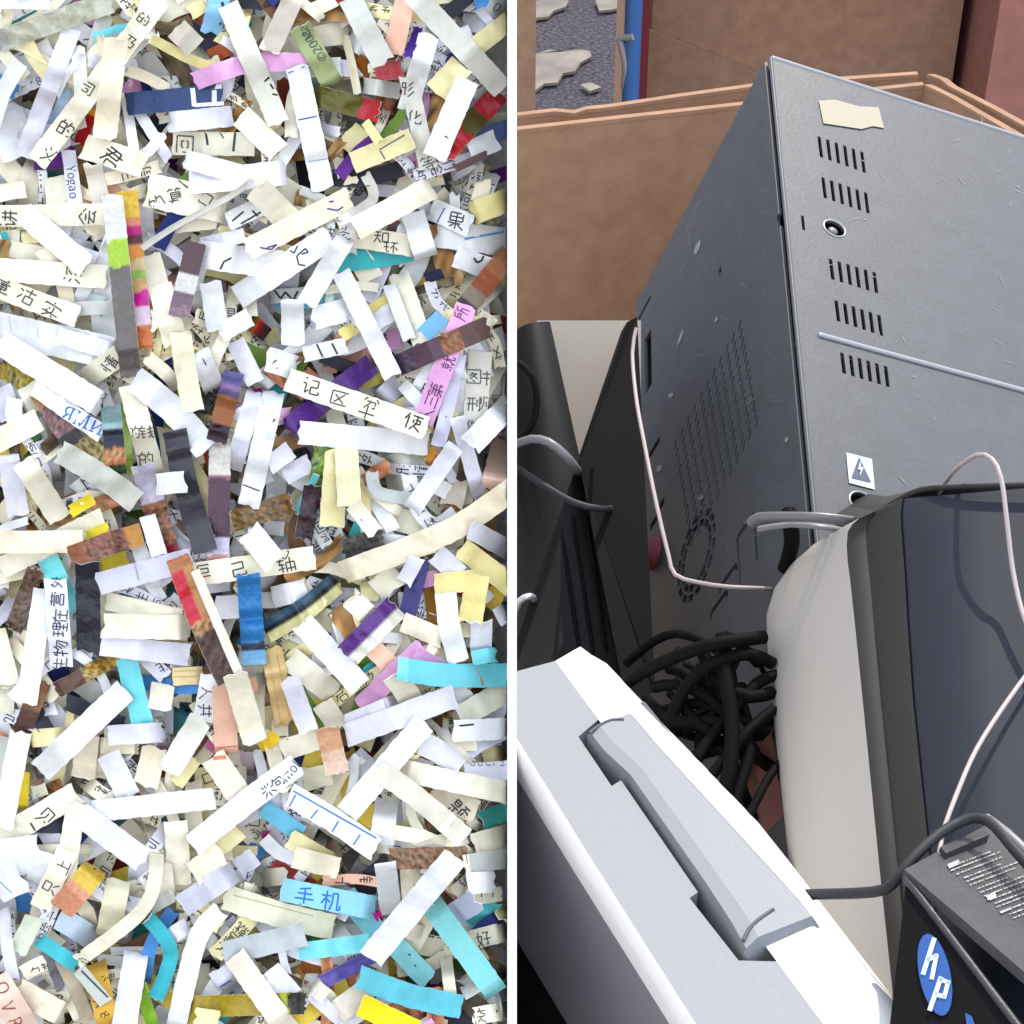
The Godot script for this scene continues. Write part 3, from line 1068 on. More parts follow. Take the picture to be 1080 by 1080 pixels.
# drops a strip of paper onto the heap; returns its lengthwise stations
func drop(pts: Array, w: float, step: float, stiff: float, curl: float) -> Dictionary:
	var c := []
	for i in pts.size() - 1:
		var p0: Vector2 = pts[max(i - 1, 0)]
		var p1: Vector2 = pts[i]
		var p2: Vector2 = pts[i + 1]
		var p3: Vector2 = pts[min(i + 2, pts.size() - 1)]
		var n: int = max(2, int(p1.distance_to(p2) / step))
		for k in n:
			c.append(p1.cubic_interpolate(p2, p0, p3, float(k) / n) if pts.size() > 2 else p1.lerp(p2, float(k) / n))
	c.append(pts[-1])
	var n := c.size()
	var side := []
	var s := PackedFloat32Array()
	var ha := PackedFloat32Array()
	var hl := PackedFloat32Array()
	var hr := PackedFloat32Array()
	var run := 0.0
	for i in n:
		var t: Vector2 = (c[min(i + 1, n - 1)] - c[max(i - 1, 0)]).normalized()
		var d := Vector2(-t.y, t.x)
		side.append(d)
		if i > 0:
			run += c[i].distance_to(c[i - 1])
		s.append(run)
		var p: Vector2 = c[i]
		var mid := hget(p.x, p.y)
		var l: float = max(hget(p.x - d.x * w * 0.25, p.y - d.y * w * 0.25), hget(p.x - d.x * w * 0.47, p.y - d.y * w * 0.47))
		var r: float = max(hget(p.x + d.x * w * 0.25, p.y + d.y * w * 0.25), hget(p.x + d.x * w * 0.47, p.y + d.y * w * 0.47))
		hl.append(l)
		hr.append(r)
		ha.append(max(mid, max(l, r)))
	# upper hull: the line a stiff strip would bridge
	var hull := PackedInt32Array([0])
	for i in range(1, n):
		while hull.size() > 1:
			var a := hull[hull.size() - 2]
			var b := hull[hull.size() - 1]
			if (ha[b] - ha[a]) * (s[i] - s[a]) <= (ha[i] - ha[a]) * (s[b] - s[a]):
				hull.remove_at(hull.size() - 1)
			else:
				break
		hull.append(i)
	var z := PackedFloat32Array()
	var k := 0
	for i in n:
		while k < hull.size() - 2 and i > hull[k + 1]:
			k += 1
		var a := hull[k]
		var b := hull[min(k + 1, hull.size() - 1)]
		var hz: float = ha[a] if a == b else lerp(ha[a], ha[b], (s[i] - s[a]) / max(s[b] - s[a], 0.001))
		z.append(lerp(ha[i], hz, stiff))
	for pass_ in 3:
		var q := z.duplicate()
		for i in range(1, n - 1):
			q[i] = max((z[i - 1] + 2.0 * z[i] + z[i + 1]) * 0.25, ha[i])
		z = q
	var tl := PackedFloat32Array()
	var tilt := 0.0
	for i in n:
		tilt += clamp(hr[i] - hl[i], -w * 0.6, w * 0.6) / n
	var tip := 0.0
	if rng.randf() < 0.3:
		tip = rng.randf_range(-0.45, 0.45) * w
	for i in n:
		tl.append(tilt * 0.45 + tip)
		z[i] += abs(tip) * 0.5
		var e := float(i) / (n - 1)
		z[i] += 3.0 + curl * pow(max(abs(2.0 * e - 1.0) - 0.45, 0.0) / 0.55, 2.0) * (1.0 if e > 0.5 else 0.6)
	for i in n:
		var p: Vector2 = c[i]
		var d: Vector2 = side[i]
		var u := -0.5
		while u <= 0.501:
			hput(p.x + d.x * w * u, p.y + d.y * w * u, z[i] + tl[i] * u + 0.6)
			if i + 1 < n:
				var m: Vector2 = (p + c[i + 1]) * 0.5
				hput(m.x + d.x * w * u, m.y + d.y * w * u, z[i] + tl[i] * u + 0.6)
			u += min(2.6 / w, 0.25)
	return {"c": c, "d": side, "s": s, "z": z, "tl": tl, "w": w, "len": run}

# height of the strip's upper face at (station, lateral -0.5..0.5)
func face_z(q: Dictionary, i: int, v: float) -> float:
	var e: float = float(i) / (q.c.size() - 1)
	return q.z[i] + q.tl[i] * v + q.cup * (4.0 * v * v) + q.twist * v * q.w * (e - 0.5) + q.crumple * mottle.get_noise_2d(q.s[i] * 1.3 + q.key, v * q.w * 1.1 + q.key * 0.7)

func strip_arrays(q: Dictionary, cols: int, spec: Array, thick: float, origin: Vector3, into: Array):
	var n: int = q.c.size()
	var V: PackedVector3Array = into[0]
	var N: PackedVector3Array = into[1]
	var C: PackedColorArray = into[2]
	var I: PackedInt32Array = into[3]
	var start := V.size()
	var pos := []
	for i in n:
		var p: Vector2 = q.c[i]
		var d: Vector2 = q.d[i]
		var along := Vector2(d.y, -d.x)
		for j in cols:
			var v := float(j) / (cols - 1) - 0.5
			var o: Vector2 = p + d * q.w * v * (1.0 + q.rag * mottle.get_noise_2d(i * 30.0 + start, j * 90.0) * 0.12)
			if i == 0 or i == n - 1:
				o += along * mottle.get_noise_2d(j * 140.0 + p.x * 3.0, p.y * 7.0) * q.ragged
			pos.append(lie(o.x, o.y, face_z(q, i, v)) - origin)
			V.append(pos[-1])
			var col := spec_at(spec, q.s[i] / q.len, v, o)
			C.append(Color(col.r, col.g, col.b, 1.0))
	var nn := PackedVector3Array()
	for i in n:
		for j in cols:
			var a: Vector3 = pos[min(i + 1, n - 1) * cols + j] - pos[max(i - 1, 0) * cols + j]
			var b: Vector3 = pos[i * cols + min(j + 1, cols - 1)] - pos[i * cols + max(j - 1, 0)]
			var nv := a.cross(b)
			nv = nv.normalized() if nv.length_squared() > 1e-16 else -AX_F
			if nv.dot(AX_F) > 0:
				nv = -nv
			nn.append(nv)
	N.append_array(nn)
	for i in n - 1:
		for j in cols - 1:
			var a := start + i * cols + j
			I.append_array(PackedInt32Array([a, a + 1, a + cols + 1, a, a + cols + 1, a + cols]))
	if thick > 0.0:
		var b0 := V.size()
		for k in n * cols:
			V.append(pos[k] - nn[k] * thick)
			N.append(-nn[k])
			C.append(C[start + k])
		for i in n - 1:
			for j in cols - 1:
				var a := b0 + i * cols + j
				I.append_array(PackedInt32Array([a, a + cols + 1, a + 1, a, a + cols, a + cols + 1]))
		# cut edges show the white of the paper
		var ring := []
		for i in n:
			ring.append(i * cols)
		for j in range(1, cols):
			ring.append((n - 1) * cols + j)
		for i in range(n - 2, -1, -1):
			ring.append(i * cols + cols - 1)
		for j in range(cols - 2, 0, -1):
			ring.append(j)
		var e0 := V.size()
		var m := ring.size()
		for k in m:
			var a: int = ring[k]
			var f: Vector3 = pos[ring[(k + 1) % m]] - pos[ring[(k + m - 1) % m]]
			var o := f.cross(nn[a]).normalized()
			V.append(pos[a])
			V.append(pos[a] - nn[a] * thick)
			N.append(o)
			N.append(o)
			var col: Color = C[start + a].lerp(Color(0.8, 0.79, 0.76), 0.6)
			C.append(col)
			C.append(col)
		for k in m:
			var a := e0 + k * 2
			var b := e0 + ((k + 1) % m) * 2
			I.append_array(PackedInt32Array([a, b, b + 1, a, b + 1, a + 1]))
	into[0] = V
	into[1] = N
	into[2] = C
	into[3] = I

func to_mesh(a: Array) -> ArrayMesh:
	var V: PackedVector3Array = a[0]
	var N: PackedVector3Array = a[1]
	var I: PackedInt32Array = a[3]
	for k in range(0, I.size(), 3):      # front faces run clockwise
		var p := V[I[k]]
		if (V[I[k + 2]] - p).cross(V[I[k + 1]] - p).dot(N[I[k]] + N[I[k + 1]] + N[I[k + 2]]) < 0.0:
			var t := I[k + 1]
			I[k + 1] = I[k + 2]
			I[k + 2] = t
	a[3] = I
	var arr := []
	arr.resize(Mesh.ARRAY_MAX)
	arr[Mesh.ARRAY_VERTEX] = a[0]
	arr[Mesh.ARRAY_NORMAL] = a[1]
	arr[Mesh.ARRAY_COLOR] = a[2]
	arr[Mesh.ARRAY_INDEX] = a[3]
	var m := ArrayMesh.new()
	m.add_surface_from_arrays(Mesh.PRIMITIVE_TRIANGLES, arr)
	return m

func fresh() -> Array:
	return [PackedVector3Array(), PackedVector3Array(), PackedColorArray(), PackedInt32Array()]

# a printed triangle list (photo pixels) laid on the strip's face
func print_tris(q: Dictionary, tris: Array, col: Color, origin: Vector3, into: Array):
	var n: int = q.c.size()
	for k in range(0, tris.size(), 3):
		var vs := []
		var ok := true
		for m in 3:
			var p: Vector2 = tris[k + m]
			var bi := 0
			var bd := 1e9
			for i in n:
				var dd: float = p.distance_squared_to(q.c[i])
				if dd < bd:
					bd = dd
					bi = i
			var rel: Vector2 = p - q.c[bi]
			var v: float = rel.dot(q.d[bi]) / q.w
			var tang := Vector2(q.d[bi].y, -q.d[bi].x)
			var u: float = rel.dot(tang)
			if abs(v) > 0.49 or ((bi == 0 or bi == n - 1) and abs(u) > 2.0) or p.x > 533.0:
				ok = false
				break
			var zz := face_z(q, bi, v)
			var nb := bi + (1 if u > 0 else -1)
			if nb >= 0 and nb < n:
				var seg: float = abs(q.s[nb] - q.s[bi])
				zz = lerp(zz, face_z(q, nb, v), clamp(abs(u) / max(seg, 0.01), 0.0, 1.0))
			vs.append(lie(p.x, p.y, zz + 0.45) - origin)
		if not ok:
			continue
		for m in 3:
			into[3].append(into[0].size())
			into[0].append(vs[m])
			into[1].append(-AX_F)
			into[2].append(col)

func line_tris(a: Vector2, b: Vector2, w: float, out: Array):
	var L := a.distance_to(b)
	var d: Vector2 = (b - a) / max(L, 0.001)
	var s := Vector2(-d.y, d.x) * w * 0.5
	var n: int = max(1, int(ceil(L / 3.0)))
	for k in n:
		var p := a.lerp(b, float(k) / n)
		var r := a.lerp(b, float(k + 1) / n)
		out.append_array([p + s, r + s, r - s, p + s, r - s, p - s])

func glyph_tris(ch: String, at: Vector2, size: float, deg: float, out: Array):
	if not GLYPHS.has(ch):
		push_warning("no glyph " + ch)
		return
	var r := deg_to_rad(deg)
	for part in GLYPHS[ch].split(";"):
		var prev := Vector2.INF
		for tok in part.strip_edges().split(" "):
			var xy: PackedStringArray = tok.split(",")
			var p: Vector2 = at + ((Vector2(float(xy[0]), float(xy[1])) / 10.0 - Vector2(0.5, 0.5)) * size).rotated(r)
			if prev != Vector2.INF:
				line_tris(prev, p, max(size * 0.085, 1.15), out)
			prev = p

func text_tris(s: String, at: Vector2, size: float, deg: float, font: Font, out: Array):
	var tm := TextMesh.new()
	tm.text = s
	tm.font = font
	tm.font_size = 32
	tm.pixel_size = 1.0
	tm.depth = 0.0
	tm.curve_step = 2.0
	var arr := tm.get_mesh_arrays()
	var vv: PackedVector3Array = arr[Mesh.ARRAY_VERTEX]
	var ii: PackedInt32Array = arr[Mesh.ARRAY_INDEX] if arr[Mesh.ARRAY_INDEX] != null else PackedInt32Array()
	var r := deg_to_rad(deg)
	var k := size / 30.0
	var total: int = ii.size() if ii.size() > 0 else vv.size()
	for i in total:
		var v: Vector3 = vv[ii[i]] if ii.size() > 0 else vv[i]
		out.append(at + (Vector2(v.x, -v.y) * k).rotated(r))

func hue_name(spec: Array) -> String:
	var c: Color = spec[0][1][0][1]
	var best := "white"
	var bd := 1e9
	for e in [["bright white", 250, 250, 251], ["cream", 245, 242, 230], ["ivory", 250, 242, 222], ["lavender white", 228, 228, 243], ["light grey", 206, 206, 198], ["pale yellow", 246, 237, 192], ["yellow", 248, 225, 70], ["teal", 76, 188, 192], ["aqua", 130, 218, 226], ["peach", 246, 196, 168], ["pink", 230, 172, 216], ["beige", 226, 216, 195], ["magenta", 210, 35, 140], ["red", 190, 30, 40], ["navy", 45, 55, 115], ["sky blue", 125, 185, 225], ["orange", 225, 140, 70], ["brown", 125, 85, 55], ["tan", 200, 180, 140], ["olive", 110, 104, 30], ["lime green", 150, 190, 55], ["dark green", 45, 78, 40], ["purple", 95, 48, 132], ["charcoal", 62, 60, 66], ["violet blue", 110, 130, 195]]:
		var d: Color = lin(e[1], e[2], e[3]).linear_to_srgb()
		var s := c.linear_to_srgb()
		var dist: float = pow(d.r - s.r, 2) + pow(d.g - s.g, 2) + pow(d.b - s.b, 2)
		if dist < bd:
			bd = dist
			best = e[0]
	return best

func loose_bit(palette: Array, total: float, L: float, w: float, bulk: Array, marks: Array):
	var pick := rng.randf() * total
	var code := "W"
	for e in palette:
		pick -= e[1]
		if pick <= 0:
			code = e[0]
			break
	var p := Vector2(rng.randf_range(GX0 + 30, 525), rng.randf_range(GY0 + 30, 1210))
	var a := rng.randf() * TAU
	var b := p + Vector2(cos(a), sin(a)) * L
	if b.x > 540:
		b.x = 1070 - b.x
	var bend := (p + b) * 0.5 + Vector2(-sin(a), cos(a)) * rng.randf_range(-0.14, 0.14) * L
	var q := drop([p, bend, b], w, 8.0, 0.85, rng.randf_range(0, 12))
	finish_strip(q, rng)
	q.twist = rng.randf_range(-0.5, 0.5)
	strip_arrays(q, 4, parse_spec(code), 0.0, Vector3.ZERO, bulk)
	if code.length() == 1 and rng.randf() < 0.4:
		var keys := GLYPHS.keys()
		var tris := []
		var turn: float = rad_to_deg(a) + [0.0, 90.0, 180.0, -90.0][rng.randi() % 4]
		var d := (b - p).normalized()
		var o := rng.randf_range(-0.3, 0.3) * w
		var size := rng.randf_range(9.0, 16.0)
		var t := rng.randf_range(6.0, L * 0.4)
		while t < L - 8.0:
			glyph_tris(keys[rng.randi() % keys.size()], p + d * t + Vector2(-d.y, d.x) * o, size, turn, tris)
			t += size * rng.randf_range(1.05, 1.6)
		print_tris(q, tris, lin(60, 60, 66), Vector3.ZERO, marks)

func finish_strip(q: Dictionary, curl_rng: RandomNumberGenerator):
	q.cup = curl_rng.randf_range(-1.8, 2.4)
	q.twist = curl_rng.randf_range(-0.30, 0.30)
	q.crumple = curl_rng.randf_range(1.5, 9.0)
	q.key = curl_rng.randf_range(0.0, 4000.0)
	q.rag = 0.6
	q.ragged = curl_rng.randf_range(2.0, 6.0)

func build_shreds():
	rng.seed = 77
	mottle.seed = 9
	mottle.frequency = 0.02
	mottle.fractal_octaves = 3
	serif.font_names = PackedStringArray(["Droid Serif"])
	sans.font_names = PackedStringArray(["Droid Sans"])
	bold.font_names = PackedStringArray(["Droid Sans"])
	bold.font_weight = 700
	hf.resize(GW * GH)
	for j in GH:
		for i in GW:
			hf[j * GW + i] = -26.0 + 22.0 * mottle.get_noise_2d(i * 4.0, j * 4.0)
	# the mass of shreds below and around: one heap nobody could count
	var heap := MeshInstance3D.new()
	heap.name = "shredded_paper"
	add_child(heap)
	heap.set_meta("kind", "stuff")
	tag(heap, "deep heap of mixed shredded paper under the loose strips", "shredded paper")
	var bulk := fresh()
	var palette := [["W", 26], ["C", 26], ["L", 14], ["I", 12], ["G", 6], ["Y", 10], ["B", 5], ["T", 0.8], ["125.215.225", 1.2], ["P", 2], ["K", 1.5], ["245.215.90", 1.5], ["120.85.60", 2.5], ["60.60.70", 3], ["48.60.120", 2], ["150.60.50", 1], ["90.80.60~", 3.5], ["165.120.70~", 3.5], ["190.120.90~", 2], ["80.140.200", 1.5], ["100.50.130", 1], ["110.140.60", 1]]
	var total := 0.0
	for e in palette:
		total += e[1]
	var marks := fresh()
	for k in 1900:
		loose_bit(palette, total, rng.randf_range(50, 115), rng.randf_range(17, 26), bulk, marks)
	# traced strips, lower ones first
	var items := []
	var cur = null
	for line in STRIPS:
		var s: String = line
		if s.length() > 1 and s[1] == " " and s[0] in ["t", "g", "n"]:
			cur.prints.append(s)
			continue
		var f := s.split(";")
		var xy := f[0].split(" ")
		var pts := []
		for i in range(0, xy.size(), 2):
			pts.append(Vector2(float(xy[i]), float(xy[i + 1])))
		var L := 0.0
		for i in pts.size() - 1:
			L += pts[i].distance_to(pts[i + 1])
		cur = {"pts": pts, "w": float(f[1]), "layer": int(f[2]), "code": f[3], "label": f[4] if f.size() > 4 else "", "prints": [], "area": L * float(f[1]) * [0.3, 0.35, 1.0, 1.4][int(f[2])], "n": items.size()}
		items.append(cur)
	var by_area := items.duplicate()
	by_area.sort_custom(func(a, b): return a.area + (5000 if a.label != "" else 0) > b.area + (5000 if b.label != "" else 0))
	for i in by_area.size():
		by_area[i].own = i < 298
	items.sort_custom(func(a, b): return a.layer * 10000 + a.n < b.layer * 10000 + b.n)
	var second_pass := false
	for it in items:
		if it.layer > 1 and not second_pass:      # narrow curled bits caught between the larger strips
			second_pass = true
			for k in 760:
				loose_bit(palette, total, rng.randf_range(28, 85), rng.randf_range(8, 18), bulk, marks)
		var spec := parse_spec(it.code)
		var fancy: bool = it.code.length() > 14 or it.code.contains("~")
		var q := drop(it.pts, it.w, 2.5 if fancy else 5.0, rng.randf_range(0.55, 0.95), rng.randf_range(0, 10) * (1.0 if it.layer > 1 else 0.4))
		finish_strip(q, rng)
		for seg in spec:      # sheets differ a little in tone
			var tone := rng.randf_range(0.93, 1.0)
			for l in seg[1]:
				l[1] = Color(l[1].r * tone, l[1].g * tone, l[1].b * tone * rng.randf_range(0.98, 1.02))
		if not it.own:
			strip_arrays(q, 5, spec, 0.0, Vector3.ZERO, bulk)
			continue
		var mid: Vector2 = q.c[q.c.size() / 2]
		var origin := lie(mid.x, mid.y, face_z(q, q.c.size() / 2, 0.0))
		var a := fresh()
		strip_arrays(q, 9 if fancy else 5, spec, 0.00022, origin, a)
		var c0: Color = spec[0][1][0][1]
		var sat: float = max(c0.r, max(c0.g, c0.b)) - min(c0.r, min(c0.g, c0.b))
		var glossy: bool = fancy or c0.get_luminance() < 0.25
		var o := put(to_mesh(a), "paper_strip", M.gloss if glossy else M.paper, self, origin)
		var chars := ""
		var ruled := false
		var words := ""
		var pa := fresh()
		for pl in it.prints:
			var f: PackedStringArray = pl.split(" ")
			var tris := []
			var col := lin(45, 45, 48)
			if f[0] == "n":
				line_tris(Vector2(float(f[1]), float(f[2])), Vector2(float(f[3]), float(f[4])), float(f[5]), tris)
				col = code_color(f[6])
				ruled = true
			elif f[0] == "g":
				glyph_tris(f[1], Vector2(float(f[2]), float(f[3])), float(f[4]), float(f[5]), tris)
				if f.size() > 6:
					col = code_color(f[6])
				chars += f[1]
			else:
				var fnt: Font = sans
				if f.size() > 7:
					fnt = bold if f[7] == "b" else serif
				text_tris(f[1], Vector2(float(f[2]), float(f[3])), float(f[4]), float(f[5]), fnt, tris)
				col = code_color(f[6])
				words += f[1]
			print_tris(q, tris, col, origin, pa)
		if pa[0].size() > 0:
			put(to_mesh(pa), "lettering" if chars + words != "" else "printed_lines", M.ink, o)
		it.hue = hue_name(spec)
		it.node = o
		it.mid = mid
		it.marks = chars.length()
		it.lined = ruled or words != ""
	name_strips(items)
	heap.mesh = to_mesh(bulk)
	heap.material_override = M.paper
	put(to_mesh(marks), "printed_fragments", M.ink, heap).set_meta("kind", "stuff")
	# the solid of packed shreds behind the loose surface, down to the ground
	var st := begin()
	var xl := -0.42
	var xr := -5.2 / F * 0.47
	var sl := []
	for q in [[0.24, 0.0], [-0.24, 0.0]]:
		sl.append(cam + AX_F * (HEAP + 0.014) + AX_U * q[0])
	var toe: Vector3 = cam + AX_F * (HEAP + 0.014) - AX_U * 1.25
	var prof := [toe, sl[1], sl[0], sl[0] + Vector3(0, 0, -0.30), Vector3(0, toe.y, sl[0].z - 0.55)]
	for i in prof.size():
		var j: int = (i + 1) % prof.size()
		quad(st, Vector3(xl, prof[i].y, prof[i].z), Vector3(xr, prof[i].y, prof[i].z), Vector3(xr, prof[j].y, prof[j].z), Vector3(xl, prof[j].y, prof[j].z))
	for x in [xl, xr]:
		for i in range(1, prof.size() - 1):
			st.set_smooth_group(-1)
			for v in [prof[0], prof[i], prof[i + 1]]:
				st.add_vertex(Vector3(x, v.y, v.z))
	world_part(st, "packed_shreds", M.core, heap)

# labels: marked strips by their look, the others by the marked strip they lie against
func name_strips(items: Array):
	var count := ["", "one", "two", "three", "four", "five", "six"]
	for it in items:
		if not it.own:
			continue
		if it.label != "":
			tag(it.node, it.label, "paper strip", "printed or coloured paper strips")
			continue
		var L := 0.0
		for i in it.pts.size() - 1:
			L += it.pts[i].distance_to(it.pts[i + 1])
		var near = null
		var bd := 1e9
		for ot in items:
			if not ot.own or ot.label == "" or ot == it:
				continue
			for a in it.pts + [it.mid]:
				for b in ot.pts + [ot.mid]:
					var d: float = a.distance_to(b)
					if d < bd:
						bd = d
						near = ot
		var who: String = near.label
		for cutoff in [" lying ", " standing ", " half ", " beside ", " between ", " under ", " partly ", " running ", " poking ", " laid "]:
			who = who.split(cutoff)[0]
		var lab := ""
		if it.marks > 0:
			lab = "%s strip with %s printed character%s by the %s" % [it.hue, count[it.marks], "s" if it.marks > 1 else "", who]
		elif it.lined:
			lab = "%s strip with printed lines by the %s" % [it.hue, who]
		else:
			var size := "long" if L > 95.0 else ("short" if L < 45.0 else "mid-length")
			lab = "%s plain %s strip by the %s" % [size, it.hue, who]
		tag(it.node, " ".join(lab.split(" ").slice(0, 16)), "paper strip", "%s %s paper strips" % ["plain" if it.marks == 0 and not it.lined else "printed", it.hue])

